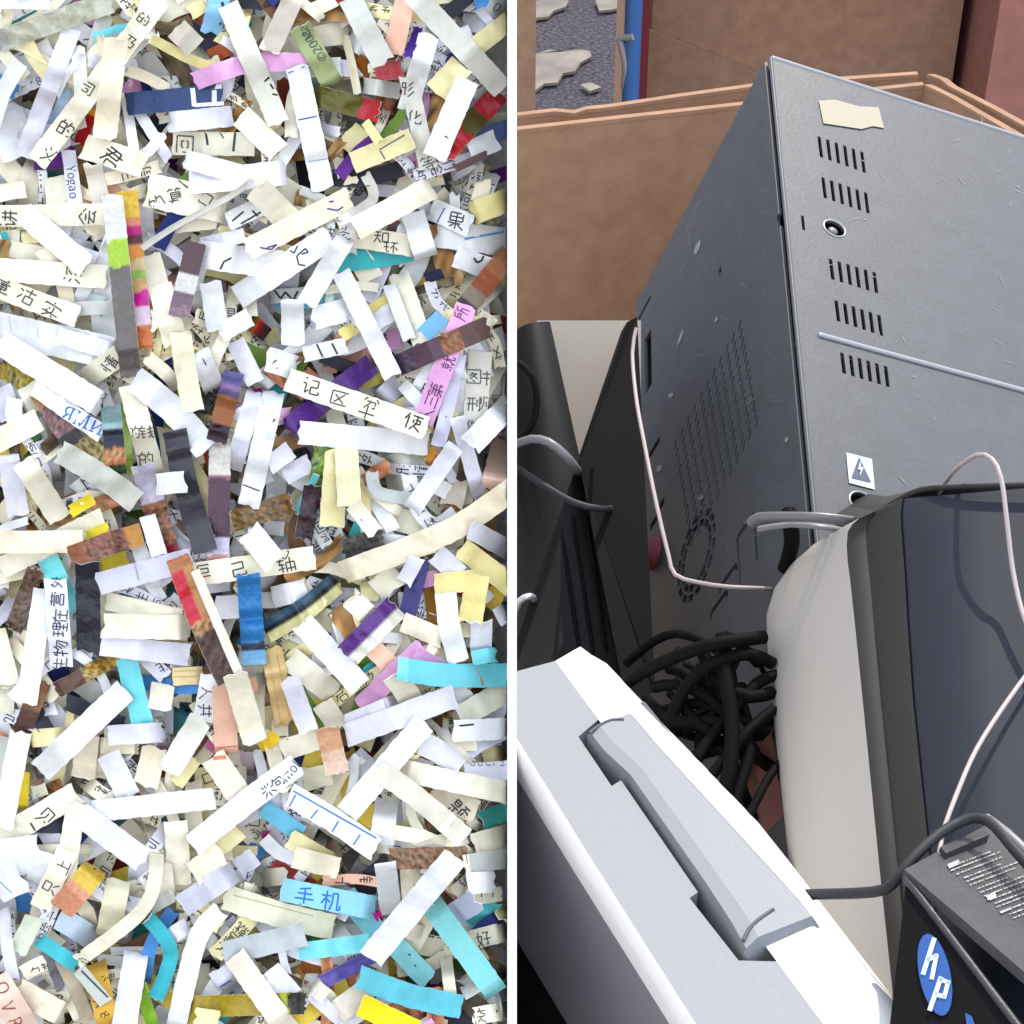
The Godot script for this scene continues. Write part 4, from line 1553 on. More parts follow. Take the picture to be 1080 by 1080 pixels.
# brush strokes of each printed character on a ten by ten square
const GLYPHS := {
	"的": "2,0 1,2;0,2 0,9 4,9 4,2 0,2;0,5.5 4,5.5;6.5,0 5,4;6,2 9,2 9,9 7,9;6,5 7,6.5",
	"钱": "2,0 0,3;1,2 4,2;0,4 4,4;0,6 4,6;2,4 2,9 4,8;5,3 9,2;5,5.5 9,4.5;7,0 7.5,6 9,9 10,8;9,6 6,9",
	"手": "8,0 2,1;1,3.2 9,3.2;0,6 10,6;5,1 5,10 3,9",
	"机": "0,2.5 5,2.5;2.5,0 2.5,10;2.5,3 0,7;2.5,4 4.5,6;5.8,1 5.8,6 4.5,10;5.8,1 8.5,1 8.5,9.5 10,9.5 10,7",
	"物": "1,1 0,3;0,3 4,3;2,0 2,10;0,7 4,6;6,0 4,4;5,2 10,2 9,9 7,9;7,2 5,6;8.5,3 6,8",
	"理": "0,1 4,1;0,4 4,4;0,8 4,7;2,1 2,8;5,0 9,0 9,5 5,5 5,0;5,2.5 9,2.5;7,0 7,10;5,7.5 9,7.5;4,10 10,10",
	"在": "0,2 10,2;4,0 0,6;2,5 2,10;3,5 9,5;6,3 6,10;3,10 10,10",
	"外": "2,0 0,4;1,2 5,2 3,7 0,10;1,4 3,6;7,0 7,10;7,4 10,6",
	"营": "0,1 10,1;3,0 3,2;7,0 7,2;0,4 0,3 10,3 10,4;2,4.5 8,4.5 8,6 2,6 2,4.5;1,7.3 9,7.3 9,10 1,10 1,7.3",
	"记": "1,0 2,1;0,3.5 2,3.5 2,9 4,7;5,1 9,1 9,5 5,5 5,9 10,9 10,7",
	"使": "3,0 0,5;2,3 2,10;4,2 10,2;5,4 9,4 9,6 5,6 5,4;7,0 7,6 4,10;5,7 10,10",
	"第": "2,0 0,2;2,1 4,1;7,0 5,2;7,1 9,1;1,3 8,3 8,5 1,5 1,7 9,7 8,9;5,3 5,10;5,7 1,10",
	"三": "1,1 9,1;2,5 8,5;0,9 10,9",
	"人": "5,0 4,5 0,10;5,4 10,10",
	"会": "5,0 0,4;5,0 10,4;3,4 7,4;1,6 9,6;5,6 2,9 8,9;7,7.5 9,10",
	"合": "5,0 0,4;5,0 10,4;3,4.5 7,4.5;2,6.5 8,6.5 8,10 2,10 2,6.5",
	"活": "1,0 2,1;0,3 2,4;0,9 2,6;9,0 4,1;3,3 10,3;6.5,1 6.5,6;4,6 9,6 9,10 4,10 4,6",
	"实": "5,0 5,1;0,3 0,2 10,2 10,3;3,4 4,5;2,5.5 3,6.5;0,7 10,7;6,3 6,6 1,10;6,8 10,10",
	"十": "0,5 10,5;5,0 5,10",
	"分": "4,0 0,5;6,0 10,5;2,5 8,5 8,9 6,9;5,5 1,10",
	"区": "10,1 0,1 0,9 10,9;8,2 2,8;2,3 8,8",
	"义": "4,0 5,2;9,1 6,6 0,10;1,2 5,7 10,10",
	"书": "1,2 8,2 8,5 0,5;0,5 10,5 9,9;4,0 4,10;8,0 9,1",
	"图": "0,0 10,0 10,10 0,10 0,0;4,2 2,5;3,3 7,3 2,7;4,4 8,7;4,7.5 6,9",
	"师": "1,1 1,6;3,0 3,6 1,10;4,1 10,1;5,4 5,8;5,4 9,4 9,8;7,1 7,10",
	"刑": "0,1 6,1;0,5 6,5;2,1 1,10;4,1 4,10;7,2 7,7;9,0 9,10 8,9",
	"题": "1,0 4,0 4,3 1,3 1,0;1,1.5 4,1.5;0,4.3 5,4.3;3,4 3,7;1,6 0,10;1,8 10,10;6,0 10,0;8,0 7,2;6,2 6,7;6,2 10,2 10,7;8,3 7,8",
	"果": "1,0 9,0 9,5 1,5 1,0;1,2.5 9,2.5;0,6.5 10,6.5;5,0 5,10;4,7 0,10;6,7 10,10",
	"君": "1,0 8,0 8,4;0,2 10,2;1,4 8,4;5,0 0,8;3,6 9,6 9,10 3,10 3,6",
	"形": "0,1 5,1;0,4 5,4;2,1 1,9;4,1 4,9;9,0 6,3;9,3 6,6;10,6 6,10",
	"米": "2,0 3,2;8,0 7,2;0,4 10,4;5,0 5,10;5,4 0,9;5,4 10,9",
	"共": "1,2 9,2;3,0 3,6;7,0 7,6;0,6 10,6;3,7 1,10;7,7 9,10",
	"口": "1,1 9,1 9,9 1,9 1,1",
	"司": "1,1 9,1 9,9 7,9;1,3.5 7,3.5;2,5.5 6,5.5 6,8 2,8 2,5.5",
	"算": "2,0 0,2;2,1 4,1;7,0 5,2;7,1 9,1;2,3 8,3 8,7 2,7 2,3;2,4.4 8,4.4;2,5.8 8,5.8;0,8.3 10,8.3;3,7 2,10;7,7 7,10",
	"知": "2,0 0,2;1,1.5 5,1.5;0,4 5,4;2.5,1.5 2.5,5 0,9;3,6 5,9;6,2 10,2 10,8 6,8 6,2",
	"环": "0,1 4,1;0,4 4,4;0,8 4,7;2,1 2,8;5,1 10,1;8,1 5,5;7,3 7,10;8,4 10,6",
	"深": "1,0 2,1;0,3 2,4;0,9 2,6;4,2 4,1 10,1 10,2;6,2 4,4;8,2 9,4;4,6 10,6;7,4 7,10;7,6 4,9;7,6 10,9",
	"乃": "1,1 8,1 6,5 9,5 8,9 6,9;4,1 3,6 0,10",
	"回": "0,0 10,0 10,10 0,10 0,0;3,3 7,3 7,7 3,7 3,3",
	"勺": "4,0 1,4;2,2 9,2 8.5,9 6,9;4,4.5 6,6.5",
	"化": "3,0 0,5;2,3 2,10;9,2 5,6;6,0 6,9 10,9 10,7",
	"等": "2,0 0,2;2,1 4,1;7,0 5,2;7,1 9,1;2,3.5 8,3.5;0,5.5 10,5.5;5,2.5 5,5.5;1,7.2 9,7.2;7,6 7,10 5,9.5;3,8 4,9",
	"讲": "1,0 2,1;0,3.5 2,3.5 2,9 4,7;4,3 10,3;4,6 10,6;6,1 6,7 4,10;8.5,1 8.5,10",
	"量": "2,0 8,0 8,3 2,3 2,0;2,1.5 8,1.5;0,4.3 10,4.3;2,5.3 8,5.3 8,8 2,8 2,5.3;5,5.3 5,10;2,6.6 8,6.6;0,10 10,10",
	"约": "2,0 0,3 3,3 0,6 4,6;0,9 4,8;7,0 5,4;6,2 10,2 9,9 7,9;6.5,5 8,6.5",
	"所": "4,0 1,1 1,5 0,10;1,3 4,3 4,5 1,5;9,0 6,1 6,5 5,10;6,4 10,4;8.3,4 8.3,10",
	"就": "2.5,0 2.5,1.5;0,2 5,2;1,3.5 4,3.5 4,5.5 1,5.5 1,3.5;2.5,5.5 2.5,9.5;1,7 0,9;4,7 5,9;5.5,3 10,3;7,0 7,5 5,10;8,3 8,9 10,9 10,7;9,0 10,1.5",
	"情": "0,3 0,6;1.5,0 1.5,10;3,3 3.5,4;4,1.3 10,1.3;5,2.8 9,2.8;4,4.3 10,4.3;7,0 7,4.3;5,5.5 5,10;5,5.5 9,5.5 9,10;5,7 9,7;5,8.5 9,8.5",
	"刘": "2.5,0 3,1;0,2 6,2;4.5,2 3,6 0,10;1,4 5,9;7.3,2 7.3,7;9.5,0 9.5,10 8.5,9",
	"你": "3,0 0,5;2,3 2,10;5,0 4,3;4.5,2 10,2 9.5,3.5;7,3 7,10 6,9;5,5 4,8;8.5,5 10,8",
	"生": "2,0 0,4;1,2.7 9,2.7;5,0 5,10;1.5,6 8.5,6;0,10 10,10",
	"巨": "9,1 1,1 1,9 9,9;1,3.5 8,3.5 8,6.5 1,6.5",
	"己": "1,1 8,1 8,5 1,5 1,9 9,9 9,7",
	"轴": "0,1.5 4,1.5;2,0 1,4 4,4;0,6.5 4,6;2.5,3 2.5,10;5,3 10,3 10,10 5,10 5,3;7.5,0 7.5,10;5,6.5 10,6.5",
	"贝": "2,0 8,0 8,6;2,0 2,6;5,2 5,5 1,10;6,7 9,10",
	"小": "5,0 5,10 4,9;2,3 0,7;8,3 10,7",
	"句": "3,0 0,4;2,2 9,2 9,9 7,9;3,4 6.5,4 6.5,7 3,7 3,4",
	"上": "5,0 5,10;5,4 9,4;0,10 10,10",
	"只": "2,0 8,0 8,5 2,5 2,0;4,6.5 1,10;6,6.5 9,10",
	"好": "2,0 1,6 4,10;4,3 3,7 0,10;0,3 4,3;5,1 9,1 7.5,3.5;7.5,3.5 7.5,9.5 6,9;5,5.5 10,5.5",
	"还": "1,0 2,1.5;0,4 2,4 2,8 0,9.5;2,8 5,10 10,10;4,1 10,1;7.5,1 4,5;7,3 7,9;8,4 10,6",
}

# loose strips as seen in the photograph: path in pixels; width; layer; colour; label. t, g, n: text, character or line printed on the strip above
const STRIPS := [
	"0 3 52 4;12;2;W",
	"76 30 25 165;20;2;L",
	"-6 92 60 58;42;1;W;white calendar scrap with blue printed dates",
	"t 2 12 54 13 -12 55.120.190",
	"t 3 22 54 13 -12 55.120.190",
	"t 4 2 92 14 -28 30.110.190",
	"t 5 14 84 14 -28 60.120.190",
	"t 2 27 75 15 -28 20.90.180 b",
	"t Ноя 47 66 14 -28 20.120.205 b",
	"t 16 8 103 11 -30 120.120.125",
	"t 17 24 97 11 -30 120.120.125",
	"t 18 38 88 11 -30 60.110.160",
	"5 118 22 166;40;1;W",
	"72 95 54 132;11;1;180.205.235",
	"110 18 92 84;18;1;G",
	"130 10 150 22;16;1;L",
	"150 60 175 92;25;1;G",
	"165 28 200 50;15;1;205.30.125",
	"158 40 200 62 228 72;11;2;232.218.155",
	"98 112 84 152;14;1;235.175.40>0.25>190.30.40",
	"148 172 162 184;13;1;190.30.45",
	"133 104 142 162;11;2;W",
	"140 108 178 168;12;2;L",
	"170 -2 38 172;23;2;C",
	"g 的 152 20 13 35",
	"g 乃 137 44 14 35",
	"g 司 92 93 15 30 50.50.50",
	"g 的 70 136 17 30 25.25.25",
	"g 义 52 163 16 25 40.40.40",
	"133 110 234 100;24;2;30.64.115;navy strip printed with a white block letter",
	"n 203 93 205 112 5 225.230.235",
	"n 226 95 226 109 5 225.230.235",
	"n 201 93 234 91 5 225.230.235",
	"n 205 111 236 109 4 225.230.235",
	"88 154 152 174;27;2;C",
	"g 君 117 168 21 38 25.25.25",
	"123 40 110 146;25;3;I",
	"-4 44 118 2;23;3;200.202.186>0.12>222.222.196",
	"186 30 206 50;25;2;188.182.165",
	"200 14 216 4;16;1;Y",
	"222 60 246 48;16;1;180.92.55",
	"232 -4 222 36;22;2;150.202.238;light blue strip printed with black dots",
	"n 234 2 236 8 3 30.40.60",
	"n 232 24 234 28 3 30.40.60",
	"300 84 306 136;17;1;120.52.36",
	"255 112 262 130;20;1;70.72.80",  # dark scrap painting the shade of a gap
	"205 86 262 67 324 66;20;2;K",
	"310 -4 284 54;22;2;212.202.186",
	"316 28 352 90;23;2;172.182.128;light green strip printed with a copyright year",
	"t ©2008 332 48 12 237 60.75.75",
	"t Mary 320 30 11 237 60.75.75",
	"328 100 400 118;23;2;104.100.28>0.72>205.40.50",
	"290 152 325 140;26;1;W",
	"182 151 268 152;25;2;C",
	"g 回 195 152 17 3 70.70.75",
	"n 217 139 219 153 2.5 60.60.65",
	"n 248 140 246 160 2.5 60.60.65",
	"n 231 138 236 146 1.5 90.90.90",
	"178 129 246 122;22;3;L",
	"196 168 262 186;20;3;W",
	"254 122 294 160;25;3;C",
	"313 70 341 200;24;3;W;white strip crossed by two blue ruled lines",
	"n 312 127 337 122 1.6 60.70.130",
	"n 322 171 348 167 1.2 150.160.180",
	"n 304 77 322 70 1.4 90.100.150",
	"240 4 294 130;23;3;226.224.206;pale strip printed with one bold black stroke character",
	"g 勺 287 90 22 12 25.25.25",
	"368 -4 404 66;25;3;214.214.204",
	"395 8 412 24;30;1;222.222.212",
	"t 35 410 12 12 60 60.60.70",
	"485 -2 538 8;25;1;W",
	"t 2 500 10 12 25 50.60.90",
	"t 0 524 8 12 40 50.60.90",
	"488 24 532 26;20;1;L",
	"428 -4 414 58;21;2;P",
	"375 64 398 80;18;1;135.78.25",
	"396 76 424 73;19;2;188.55.62",
	"442 28 430 60;9;2;75.45.135",
	"542 18 496 54;21;2;Y",
	"487 68 460 98;27;2;Y",
	"383 90 422 96;17;2;G",
	"452 38 430 116;22;2;W",
	"430 80 452 178;19;2;218.214.200",
	"g 形 429 94 16 5 60.60.65",
	"g 化 437 124 15 8 60.60.65",
	"g 等 452 172 15 -20 70.70.70",
	"365 140 388 158;30;1;Y",
	"372 172 434 146;23;2;Y",
	"n 400 158 434 138 1.4 60.80.110",
	"n 401 159 406 168 1.4 60.80.110",
	"385 128 400 150;10;2;240.230.160",
	"364 38 372 70 377 98;8;3;238.230.195",
	"500 146 542 134;20;1;120.140.195",
	"496 160 524 147;23;2;W",
	"480 178 514 162;8;2;108.80.80",
	"527 98 468 162;23;3;196.26.40>0.33>92.82.24>0.62>196.26.40",
	"493 84 458 166;25;3;W",
	"436 -6 530 94;24;3;226.224.212",
	"58 186 62 218;25;2;C",
	"72 158 80 216;15;2;L;lavender strip printed with small letters running down",
	"t Yogao 76 192 12 84 60.60.110",
	"97 172 109 222;19;2;228.218.200",
	"55 252 98 264;16;1;L",
	"-6 228 110 226;23;2;C",
	"g 讲 9 231 18 -88 50.50.50",
	"g 会 92 229 18 -85 70.70.70",
	"2 246 6 268;12;1;T",
	"10 262 50 270;18;1;C",
	"100 318 112 330;14;1;T",
	"80 312 108 318;12;1;190.205.210",
	"-6 345 118 372;34;2;W;wide white scrap with faint blue ruled lines",
	"n 8 318 12 350 1 190.205.230",
	"n 38 325 40 356 1 190.205.230",
	"n 66 335 64 362 1 190.205.230",
	"n 90 338 92 368 1 190.205.230",
	"-6 284 112 292;25;3;C",
	"g 深 78 288 20 -80 90.90.90",
	"-6 302 82 334;23;3;C",
	"g 量 3 300 17 25 60.60.60",
	"g 活 29 311 18 28 70.70.70",
	"g 实 54 327 18 32 70.70.70",
	"24 224 90 280;25;3;W",
	"152 214 156 264;17;1;W",
	"155 200 240 218;36;2;C",
	"g 的 166 214 16 -35 60.60.60",
	"g 算 185 206 16 -10 60.60.60",
	"n 188 190 198 198 1.6 60.60.60",
	"g 口 217 210 14 30 70.70.70",
	"g 十 189 228 9 20 70.70.70",
	"158 268 174 324;22;2;C",
	"168 300 186 364;26;2;C",
	"134 202 140 260 151 368;22;2;248.205.60>0.16>240.150.110>0.22>205.20.130>0.28>90.35.40>0.34>240.150.60>0.43>225.200.150>0.5>150.190.90>0.56>215.170.110>0.63>215.20.150>0.72>240.215.230>0.85>215.120.60;yellow, orange and magenta strip beside a grey one",
	"118 206 124 262 138 398;22;3;238.236.226>0.25>170.208.50>0.39>112.104.98;grey strip with a lime green end and cream tip",
	"180 236 228 230;22;1;C",
	"200 192 302 182;26;2;L",
	"212 258 258 248;15;2;L",
	"240 234 282 214;20;2;W",
	"n 245 233 257 223 1.8 40.40.45",
	"n 254 236 278 222 1.8 40.40.45",
	"n 266 222 272 228 1.8 40.40.45",
	"270 198 310 238;29;2;C",
	"285 346 290 362;16;1;Y",
	"262 336 282 354;16;1;115.95.30>0.4>190.30.30>0.6>90.60.60",
	"290 320 352 318;13;1;130.222.238",
	"210 268 300 280;30;2;W",
	"n 232 284 236 276 2 40.40.45",
	"n 236 276 244 272 2 40.40.45",
	"207 256 188 334;22;2;88.60.62>0.42>222.216.206>0.68>118.96.106;brown strip with a pale middle band",
	"222 298 230 350;23;2;W",
	"284 313 322 310;15;2;W",
	"n 288 304 296 315 2 30.30.40",
	"n 296 315 301 308 2 30.30.40",
	"n 301 308 309 317 2 30.30.40",
	"n 309 317 314 307 2 30.30.40",
	"232 352 264 334;20;2;W",
	"330 336 368 326;25;2;W",
	"250 314 348 250;26;3;W;white strip handwritten with two looping letters",
	"n 311 252 305 263 1.6 40.40.50",
	"n 305 263 310 267 1.6 40.40.50",
	"n 310 267 314 259 1.6 40.40.50",
	"n 318 268 325 266 1.6 40.40.50",
	"n 325 266 322 262 1.6 40.40.50",
	"n 322 262 313 270 1.6 40.40.50",
	"n 313 270 315 279 1.6 40.40.50",
	"n 315 279 322 280 1.6 40.40.50",
	"n 242 318 253 320 1.6 40.40.50",
	"260 264 370 208;24;3;I;ivory strip with blue pen handwriting",
	"n 274 261 286 263 1.6 55.45.140",
	"n 286 263 292 258 1.6 55.45.140",
	"n 292 258 282 261 1.6 55.45.140",
	"n 345 220 356 222 1.6 55.45.140",
	"n 356 222 362 218 1.6 55.45.140",
	"n 347 213 352 212 1.6 55.45.140",
	"364 252 322 322;21;3;W",
	"308 316 309 364;24;3;W",
	"150 262 186 238 246 205 266 189;6;3;206.202.188;thin grey beige paper edge curling across white shreds",
	"385 184 393 210 358 234;11;3;228.222.212",
	"485 188 502 212;22;1;L",
	"512 190 542 180;15;1;110.50.130",
	"456 286 462 304;20;1;40.40.62",  # dark scrap standing in for a shaded hole between strips
	"410 236 420 240;14;1;112.84.84",
	"497 226 542 208;25;2;245.230.162",
	"375 250 442 260;23;2;C",
	"g 知 402 250 15 4 60.60.60",
	"g 环 412 262 15 4 60.60.60",
	"g 约 376 245 14 10 60.60.60",
	"460 246 542 256;30;2;W",
	"n 490 252 540 243 2 60.130.190",
	"480 270 528 288;23;2;W",
	"n 500 272 503 277 2.2 40.40.45",
	"n 503 277 508 275 2.2 40.40.45",
	"n 508 275 510 270 2.2 40.40.45",
	"n 510 270 516 270 2.2 40.40.45",
	"454 220 496 238;24;3;W",
	"n 458 240 469 219 1.4 70.100.170",
	"g 果 481 233 17 12 45.45.50",
	"435 224 450 272;25;3;W",
	"374 242 456 197;25;3;C",
	"386 332 420 310;15;2;240.225.140",
	"360 354 380 342;14;2;240.225.140",
	"420 288 446 362;22;2;C",
	"410 300 432 358;14;2;L",
	"398 328 408 344;25;2;L",
	"446 354 466 334;18;2;125.182.220",
	"537 268 488 328;23;3;176.112.70>0.35>165.86.45>0.65>150.130.110>0.85>60.50.48~;orange brown photo strip with a dark end",
	"492 322 446 446;22;3;K;pink strip printed with a column of characters",
	"g 所 487 330 14 -68 120.40.100",
	"g 就 473 383 14 -70 100.40.90",
	"g 第 460 411 15 -70 100.40.90",
	"g 三 455 423 14 -70 100.40.90",
	"g 人 449 438 15 -70 60.30.60",
	"392 384 304 452;23;2;88.38.132;purple strip half hidden under printed cream strips",
	"516 344 418 386;23;3;88.54.50>0.3>150.88.50~>0.5>84.52.70>0.8>62.44.72~;dark brown and purple mottled photo strip",
	"360 288 414 396;20;3;W",
	"0 384 34 402;28;1;172.148.40~",
	"0 408 12 442;24;1;L",
	"50 368 98 392;21;1;Y",
	"60 354 122 371;19;2;W",
	"88 402 126 374;23;2;C",
	"g 情 116 384 16 -55 60.60.60",
	"28 406 42 432;23;2;C",
	"18 472 42 460;22;1;100.175.110~",
	"46 464 57 508;19;1;L",
	"g 刘 50 478 14 60 60.60.100",
	"75 462 118 482;22;2;225.190.120~",
	"42 412 79 468;25;2;185.140.70>0.25>138.100.100~>0.8>30.24.28;mottled pinkish brown strip with a black tip",
	"36 408 108 458;19;2;W;white strip printed with blue serif letters",
	"t ЯМИ 88 444 19 24 30.110.190 s",
	"117 428 124 512;22;2;160.192.192>0.3>38.42.55>0.52>200.120.70~>0.75>70.110.60~>0.88>220.225.225",
	"131 428 138 502;7;2;122.142.45",
	"170 372 176 424;21;1;48.66.125",
	"172 440 178 498;18;1;50.100.180",
	"8 478 20 544;23;2;L",
	"24 486 64 548;25;2;C",
	"-6 467 42 442;25;3;C",
	"62 476 104 500 144 530;25;3;206.206.190",
	"74 540 98 526;13;2;250.225.60",
	"-2 360 108 428;27;3;W",
	"137 406 162 504;25;2;C",
	"g 的 141 456 14 0 90.90.90",
	"g 钱 155 456 15 -3 70.70.70",
	"g 合 140 483 13 0 100.100.100",
	"g 的 155 484 15 -3 80.80.80",
	"150 490 180 594;25;2;220.212.228>0.38>150.95.65~>0.72>175.110.85~>0.82>150.30.45;lavender strip ending in a reddish brown photo print",
	"142 400 182 432 218 474;28;3;W",
	"210 372 228 414;23;2;W",
	"n 212 373 219 388 1.8 40.40.50",
	"n 232 393 236 397 1.8 40.40.50",
	"248 360 270 404;20;2;L",
	"280 378 312 388;26;2;W",
	"250 420 278 414;11;1;215.30.190",
	"284 472 322 462;17;1;168.128.90",
	"248 502 254 484;16;1;190.165.140",
	"320 374 366 364;17;2;W",
	"n 334 363 341 378 2 50.50.60",
	"n 350 362 357 376 2 50.50.60",
	"380 402 406 394;19;1;225.210.105",
	"400 424 422 402;22;1;L",
	"270 412 246 494;19;2;L",
	"190 350 196 390 204 434;23;3;238.232.200",
	"247 392 228 466;22;3;98.90.148>0.18>150.110.165>0.26>105.95.140>0.36>158.90.30>0.74>45.22.32;orange brown strip with a purple end and black tip",
	"289 413 262 534;23;3;W",
	"n 256 511 274 518 1.4 50.50.55",
	"283 492 307 474;20;2;L",
	"300 502 327 488;20;2;L",
	"345 472 335 524;25;2;150.180.60~;lime yellow mottled photo strip",
	"334 500 312 542;8;2;130.215.215",
	"330 512 320 568;19;2;60.44.54~",
	"356 476 350 556;26;2;Y",
	"232 462 230 606;23;2;236.232.218>0.27>170.110.130>0.3>86.52.74>0.72>218.214.230>0.86>196.130.122;dark plum strip with a cream top and pink end",
	"244 550 308 530;23;2;136.100.52~;golden brown speckled photo strip",
	"184 454 198 520 217 582;26;3;64.62.68;crumpled charcoal strip standing on edge",
	"166 511 195 508;23;3;W",
	"315 456 452 468;25;3;W",
	"303 400 450 452;25;3;C;cream strip printed with a row of large black characters",
	"g 记 328 408 18 15 50.50.50",
	"g 区 358 420 17 15 60.60.60",
	"g 十 386 436 17 18 50.50.50",
	"g 分 392 424 16 18 70.70.70",
	"g 使 436 444 19 20 30.30.30",
	"507 370 500 458;25;2;218.214.202",
	"g 图 500 397 14 2 70.70.70",
	"g 书 515 399 15 2 70.70.70",
	"g 刑 500 426 15 2 80.80.80",
	"g 师 513 425 14 2 80.80.80",
	"g 你 498 450 14 2 90.90.90",
	"462 442 473 414;13;1;192.95.55",
	"485 374 470 440 462 470;15;2;210.210.230",
	"482 440 506 522;16;2;L",
	"405 502 448 490;40;1;222.222.212",
	"392 498 399 519 434 526;13;2;196.200.194",
	"365 472 369 534;25;2;246.243.195",
	"532 464 520 518;27;2;250.214.194",
	"452 476 460 488;15;2;228.160.70>0.6>170.95.40",
	"481 470 434 538;19;3;L",
	"540 424 496 470;25;3;W",
	"372 532 396 562;17;3;C",
	"t - 382 548 12 60 70.80.120",
	"362 582 404 567;25;2;78.82.76~;dark green grey speckled photo strip",
	"385 600 392 634;18;1;Y",
	"362 604 470 562 544 514;25;3;I",
	"0 600 110 546;23;2;C",
	"90 566 114 556;11;2;250.228.70",
	"104 596 134 588;17;2;252.226.80",
	"138 588 154 578;20;1;172.84.60",
	"50 588 76 644;23;2;132.226.224",
	"38 600 14 664;19;2;124.98.78~;brown streaked strip beside the printed white one",
	"155 544 168 586;17;2;W",
	"84 690 97 702;16;1;85.165.205",
	"130 622 150 634;14;1;110.180.215",
	"-4 664 12 724;20;2;C",
	"112 634 192 652;19;2;C",
	"46 622 28 742;22;3;W",
	"58 610 65 704;24;3;L;white strip printed with a column of black characters",
	"g 外 60 613 13 -85 50.50.50",
	"g 营 60 632 14 -85 50.50.60",
	"g 在 63 650 15 -85 60.60.60",
	"g 理 63 664 15 -85 50.50.50",
	"g 物 64 684 16 -85 40.40.40",
	"g 生 63 700 14 -85 60.60.60",
	"-6 572 86 571;24;3;I",
	"74 588 110 575 150 563;24;3;150.82.48>0.2>140.82.62~>0.8>215.150.60;brown photo strip with a golden end",
	"92 593 94 688;26;3;40.40.50;shiny black crumpled strip",
	"104 616 202 590;24;3;216.214.224",
	"n 142 594 146 612 1.2 150.150.165",
	"106 680 200 691;23;3;L",
	"108 660 202 662;26;3;C",
	"60 728 124 692;17;2;100.72.52>0.45>198.150.62~;golden brown folded strip",
	"133 694 142 730 152 768;23;2;122.216.220;bright aqua strip standing between white ones",
	"305 612 342 594;23;1;44.78.40;dark green strip under printed cream paper",
	"303 554 324 564;15;1;240.180.140>0.6>250.220.60",
	"278 556 300 558;15;1;W",
	"t r 286 560 18 -25 30.90.150 s",
	"212 620 242 616;14;2;L",
	"288 630 322 622;23;2;W",
	"228 641 252 640;25;2;W",
	"204 606 332 588;25;2;C",
	"g 巨 215 602 15 -10 50.50.50",
	"g 己 252 600 17 -15 50.50.50",
	"g 轴 302 597 18 -12 70.70.70",
	"g 口 299 584 11 25 60.60.60",
	"262 560 290 594;27;3;W",
	"356 614 322 642 279 668;24;3;52.90.110|0.36|28.30.36|0.62|240.232.165;strip striped lengthwise navy, black and pale yellow",
	"262 606 268 700;25;3;48.136.208>0.76>30.36.60>0.86>130.190.225;bright blue strip with a dark band at one end",
	"187 588 210 650 241 718;25;3;190.120.70>0.1>216.40.62|0.6|205.150.90>0.5>190.140.90~>0.6>92.62.56~;red photo strip shading into brown",
	"206 602 256 720;9;3;C",
	"180 692 204 690;26;2;W",
	"182 714 214 712;19;2;232.208.155",
	"n 183 708 213 707 1 190.160.100",
	"n 183 714 213 713 1 190.160.100",
	"305 694 352 732;26;2;C",
	"286 684 302 764;23;2;228.194.134;tan strip with fine bamboo like grain",
	"n 292 690 306 760 1 190.150.90",
	"n 283 690 296 762 1 200.160.100",
	"305 716 326 772;21;3;L",
	"318 656 380 724;25;3;W",
	"400 604 417 624;32;2;C",
	"445 588 430 648;19;2;48.44.116",
	"440 588 426 614;17;3;L",
	"460 584 484 606;23;2;L",
	"454 616 459 658;15;1;156.108.40",
	"487 578 542 620;23;2;248.233.165",
	"458 616 506 611;22;2;242.228.156",
	"504 606 496 656;25;2;242.228.156",
	"496 558 544 584;21;3;L",
	"524 652 542 640;20;2;L",
	"508 654 507 692;23;3;L",
	"470 626 474 660 484 698;23;3;W",
	"368 630 392 652;23;2;C",
	"n 370 624 394 632 1.6 70.60.120",
	"425 656 468 674;21;2;C",
	"386 702 394 712;15;1;T",
	"394 684 412 702;21;2;P",
	"446 682 380 746;21;2;K",
	"438 688 468 704;13;2;K",
	"418 640 366 692;28;3;98.48.132|0.6|245.240.220;purple strip with a cream margin along one side",
	"420 705 470 712 538 712;25;3;125.218.230;aqua strip lying across the heap with a torn end",
	"498 694 524 690;16;3;125.218.230",
	"45 742 68 772;26;1;L",
	"n 54 736 63 770 2 50.60.80",
	"8 722 6 752;17;2;C",
	"14 724 36 744;21;2;W",
	"45 718 22 774;20;2;150.100.50>0.5>104.68.58;brown strip end poking out between cream strips",
	"33 779 72 776;19;2;Y",
	"45 838 66 828;17;1;138.88.48~",
	"40 828 44 840;15;1;C",
	"172 722 168 748;25;2;C",
	"106 786 150 787;17;2;I",
	"114 776 174 772;21;2;L",
	"62 850 78 836;12;1;90.70.120",
	"24 814 22 858;15;2;250.220.55;bright yellow folded scrap beside a cream strip",
	"12 874 72 836;10;2;200.180.140",
	"-6 888 82 836;25;2;C",
	"g 贝 48 862 18 45 60.60.60",
	"n 32 868 37 876 2 60.60.60",
	"80 848 68 934;21;2;C",
	"108 828 118 834;14;1;W",
	"n 97 838 102 836 2 60.60.60",
	"n 104 830 110 834 2 60.60.60",
	"92 778 88 820;25;3;I",
	"163 788 154 828;26;3;I",
	"114 796 136 840;25;3;L",
	"22 772 2 874;23;3;236.236.222",
	"132 728 42 814;26;3;W",
	"94 856 226 842;23;3;L",
	"86 860 152 908;27;3;L",
	"222 712 214 760;21;2;W",
	"g 人 217 730 14 90 50.50.50",
	"g 共 216 750 15 90 50.50.50",
	"262 792 260 818;15;1;222.200.210",
	"218 782 228 790;11;1;220.120.170",
	"340 742 358 768;23;2;C",
	"276 884 286 880;9;1;215.50.140",
	"320 824 348 816;23;2;224.218.188",
	"236 722 239 794;25;2;P",
	"n 227 789 250 787 1.2 190.90.60",
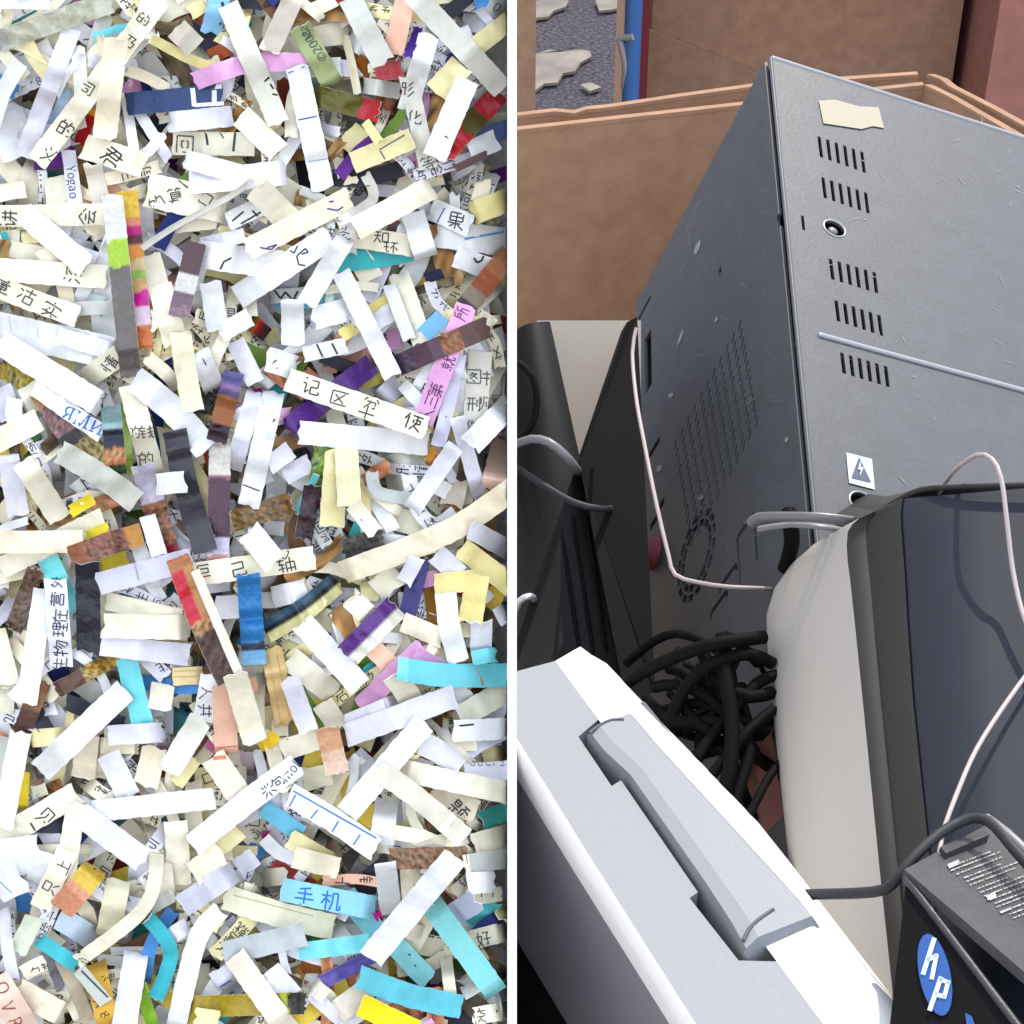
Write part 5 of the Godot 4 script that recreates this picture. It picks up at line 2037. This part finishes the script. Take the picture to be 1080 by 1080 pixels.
	"248 712 269 782;26;3;C",
	"274 788 292 776;14;2;250.208.55",
	"206 800 186 828;15;2;Y",
	"224 798 252 838;27;2;240.225.205",
	"n 222 800 244 798 4 205.130.90",
	"212 758 178 814;25;3;232.230.216",
	"298 792 338 778;23;2;C",
	"g 小 300 775 13 -40 70.70.70",
	"345 768 356 816;25;3;232.175.130>0.5>246.205.178",
	"185 866 190 934;25;2;C",
	"278 852 318 880;19;2;114.192.220",
	"216 904 252 874;23;2;Y",
	"305 884 354 912;21;2;Y",
	"203 892 260 846 314 806;25;3;W;white strip with black handwritten figures along one edge",
	"g 米 283 834 14 -40 30.30.35",
	"g 句 293 825 13 -40 40.40.45",
	"t mol 306 814 13 -50 60.60.65",
	"305 838 350 864 396 896;25;3;W;white strip ruled with blue boxes",
	"n 309 834 397 884 1.8 60.130.190",
	"n 312 838 302 856 1.8 60.130.190",
	"n 335 854 324 868 1.8 60.130.190",
	"n 357 866 346 884 1.8 60.130.190",
	"n 380 880 368 898 1.8 60.130.190",
	"370 798 388 816;30;1;L",
	"n 368 800 376 810 2 40.40.45",
	"n 362 818 374 812 2 40.40.45",
	"365 762 432 734;17;2;L",
	"415 712 437 742;25;2;C",
	"538 726 486 756;25;2;C",
	"508 796 534 792;19;1;Y",
	"490 816 542 812;21;2;L;white strip printed with upside down grey lettering",
	"t uddns 514 803 13 0 110.110.120",
	"446 784 488 806;25;2;L",
	"425 878 447 870;21;1;Y",
	"508 866 538 854;21;2;78.184.172;teal torn scrap near the board edge",
	"500 892 542 880;26;2;C",
	"450 758 498 804;7;3;208.202.186",
	"478 771 542 768;23;3;W",
	"n 480 766 500 764 2 40.40.45",
	"365 776 480 734;25;3;L",
	"455 834 502 856;25;2;I",
	"g 题 482 856 20 45 60.60.60",
	"408 842 403 888;25;2;W",
	"424 812 542 838;23;3;C",
	"448 762 366 858;25;3;W",
	"397 812 436 838 490 884;23;3;228.222.204;beige curved strip with a dark shadowed edge",
	"414 908 492 880;19;2;216.212.188",
	"410 906 492 904;23;2;148.108.76~;brown woven texture photo strip",
	"-4 906 42 900;40;2;W",
	"-4 936 22 924;36;2;W",
	"n 0 930 12 942 1.2 120.160.190",
	"50 900 38 930;23;2;W",
	"72 896 42 958;23;2;C",
	"g 上 66 914 14 -65 60.60.60",
	"g 只 53 936 15 -60 60.60.60",
	"170 912 173 948;23;2;C",
	"158 958 182 944;15;2;G",
	"30 1012 46 1032;25;1;L",
	"58 1038 72 1058;14;1;L",
	"50 1000 66 1042;15;2;110.108.110",
	"62 968 102 992;25;2;205.222.238",
	"36 968 18 1004;20;2;214.220.196",
	"65 1012 78 1040 94 1078;15;2;196.180.155",
	"42 992 82 1019;16;3;74.190.196;teal strip end under a bent cream strip",
	"147 1038 162 1084;13;2;150.200.60",
	"100 1014 114 1084;23;2;222.172.70;gold strip printed with dark letters",
	"t 8 110 1070 12 60 80.50.30",
	"t A 104 1058 13 70 80.50.30",
	"t R 112 1030 12 60 80.50.30",
	"83 1022 112 1058;15;3;204.208.198",
	"n 86 1024 114 1052 2 60.70.75",
	"4 958 8 1000 17 1044;13;3;L",
	"18 1044 70 1072;26;3;I",
	"-6 1032 28 1088;31;3;248.216.194;peach scrap printed with brown capital letters",
	"t O 2 1042 17 70 140.80.70",
	"t V 8 1062 17 70 140.80.70",
	"t R 16 1078 17 70 140.80.70",
	"125 928 114 988;26;3;240.234.200;cream strip with a line of tiny punched dots",
	"166 896 153 956 82 1014;15;3;C",
	"156 968 180 1004 164 1054;16;3;72.188.200;teal strip curling into a loop",
	"144 1004 130 1088;26;3;L",
	"101 916 64 960;28;3;245.204.70>0.42>234.160.120;yellow and peach strip with a folded tip",
	"178 972 204 976;23;1;96.52.46",
	"225 996 252 974;21;1;206.206.216",
	"n 233 978 240 984 1.6 190.60.70",
	"n 240 984 246 992 1.6 190.60.70",
	"255 978 272 988;17;1;240.216.145",
	"315 978 338 992;21;1;90.160.80~",
	"318 1018 344 1018;17;1;134.80.32",
	"232 900 204 922;26;2;I",
	"254 902 266 918;23;2;L",
	"278 926 302 924;19;2;B",
	"255 938 272 944;18;2;C",
	"310 904 358 916;23;2;I",
	"230 1022 248 1050;23;2;L",
	"n 227 1044 244 1034 1.6 50.70.150",
	"n 240 1050 246 1046 1.6 70.60.150",
	"284 1022 308 1050;23;2;L",
	"340 1036 402 1004;15;2;98.84.172;violet strip partly under a white one",
	"330 1040 345 1052;18;2;C",
	"237 946 300 966 352 978;27;2;240.236.205;cream strip with a dotted line beside the blue printed one",
	"n 246 944 330 966 0.9 170.165.140",
	"198 1062 322 1058;23;2;176.150.24>0.78>190.196.50>0.86>40.44.36~;olive gold strip with a lime and black end",
	"205 1072 232 1076;19;3;Y",
	"365 944 400 986;23;2;142.218.226",
	"315 1004 388 994;19;3;132.220.226",
	"235 1006 322 985;25;3;196.202.200",
	"248 918 192 956;25;3;216.214.226",
	"232 960 208 992 185 1086;21;3;W;white strip bent at an angle",
	"247 1008 306 1090;25;3;238.226.206",
	"297 938 396 958;25;3;155.216.236;light blue strip printed with two large blue characters",
	"g 手 321 946 20 8 25.112.190",
	"g 机 349 950 20 8 25.112.190",
	"355 1068 388 1044;26;2;B",
	"406 910 413 964;23;2;W",
	"414 994 452 1034;23;2;150.220.226",
	"n 431 1006 433 1008 2 60.80.110",
	"n 437 1018 439 1019 2 60.80.110",
	"490 912 542 904;21;2;G",
	"494 932 522 930;23;2;W",
	"474 968 502 950;25;2;205.212.234",
	"498 978 520 948;23;1;96.200.204",
	"496 992 542 980;21;2;C",
	"g 好 510 990 15 -15 70.70.70",
	"528 968 542 954;18;2;Y",
	"470 1008 476 1054;13;2;C",
	"490 1030 500 1050;20;2;G",
	"516 1052 542 1040;17;2;L",
	"500 1072 542 1064;19;2;C",
	"g 实 504 1064 14 -10 80.80.80",
	"g 还 506 1078 14 -10 80.80.80",
	"397 962 401 970;9;3;220.40.150",
	"378 1030 432 1050 486 1062;25;3;104.192.206;teal blue strip curving over the lower shreds",
	"380 1060 440 1088;24;3;250.226.40;bright yellow strip end beside a teal blue curved one",
	"454 952 524 1048;25;3;140.216.214;aqua strip running down beside the white diagonal",
	"480 904 390 1012;27;3;W;long white strip laid over aqua strips",
]
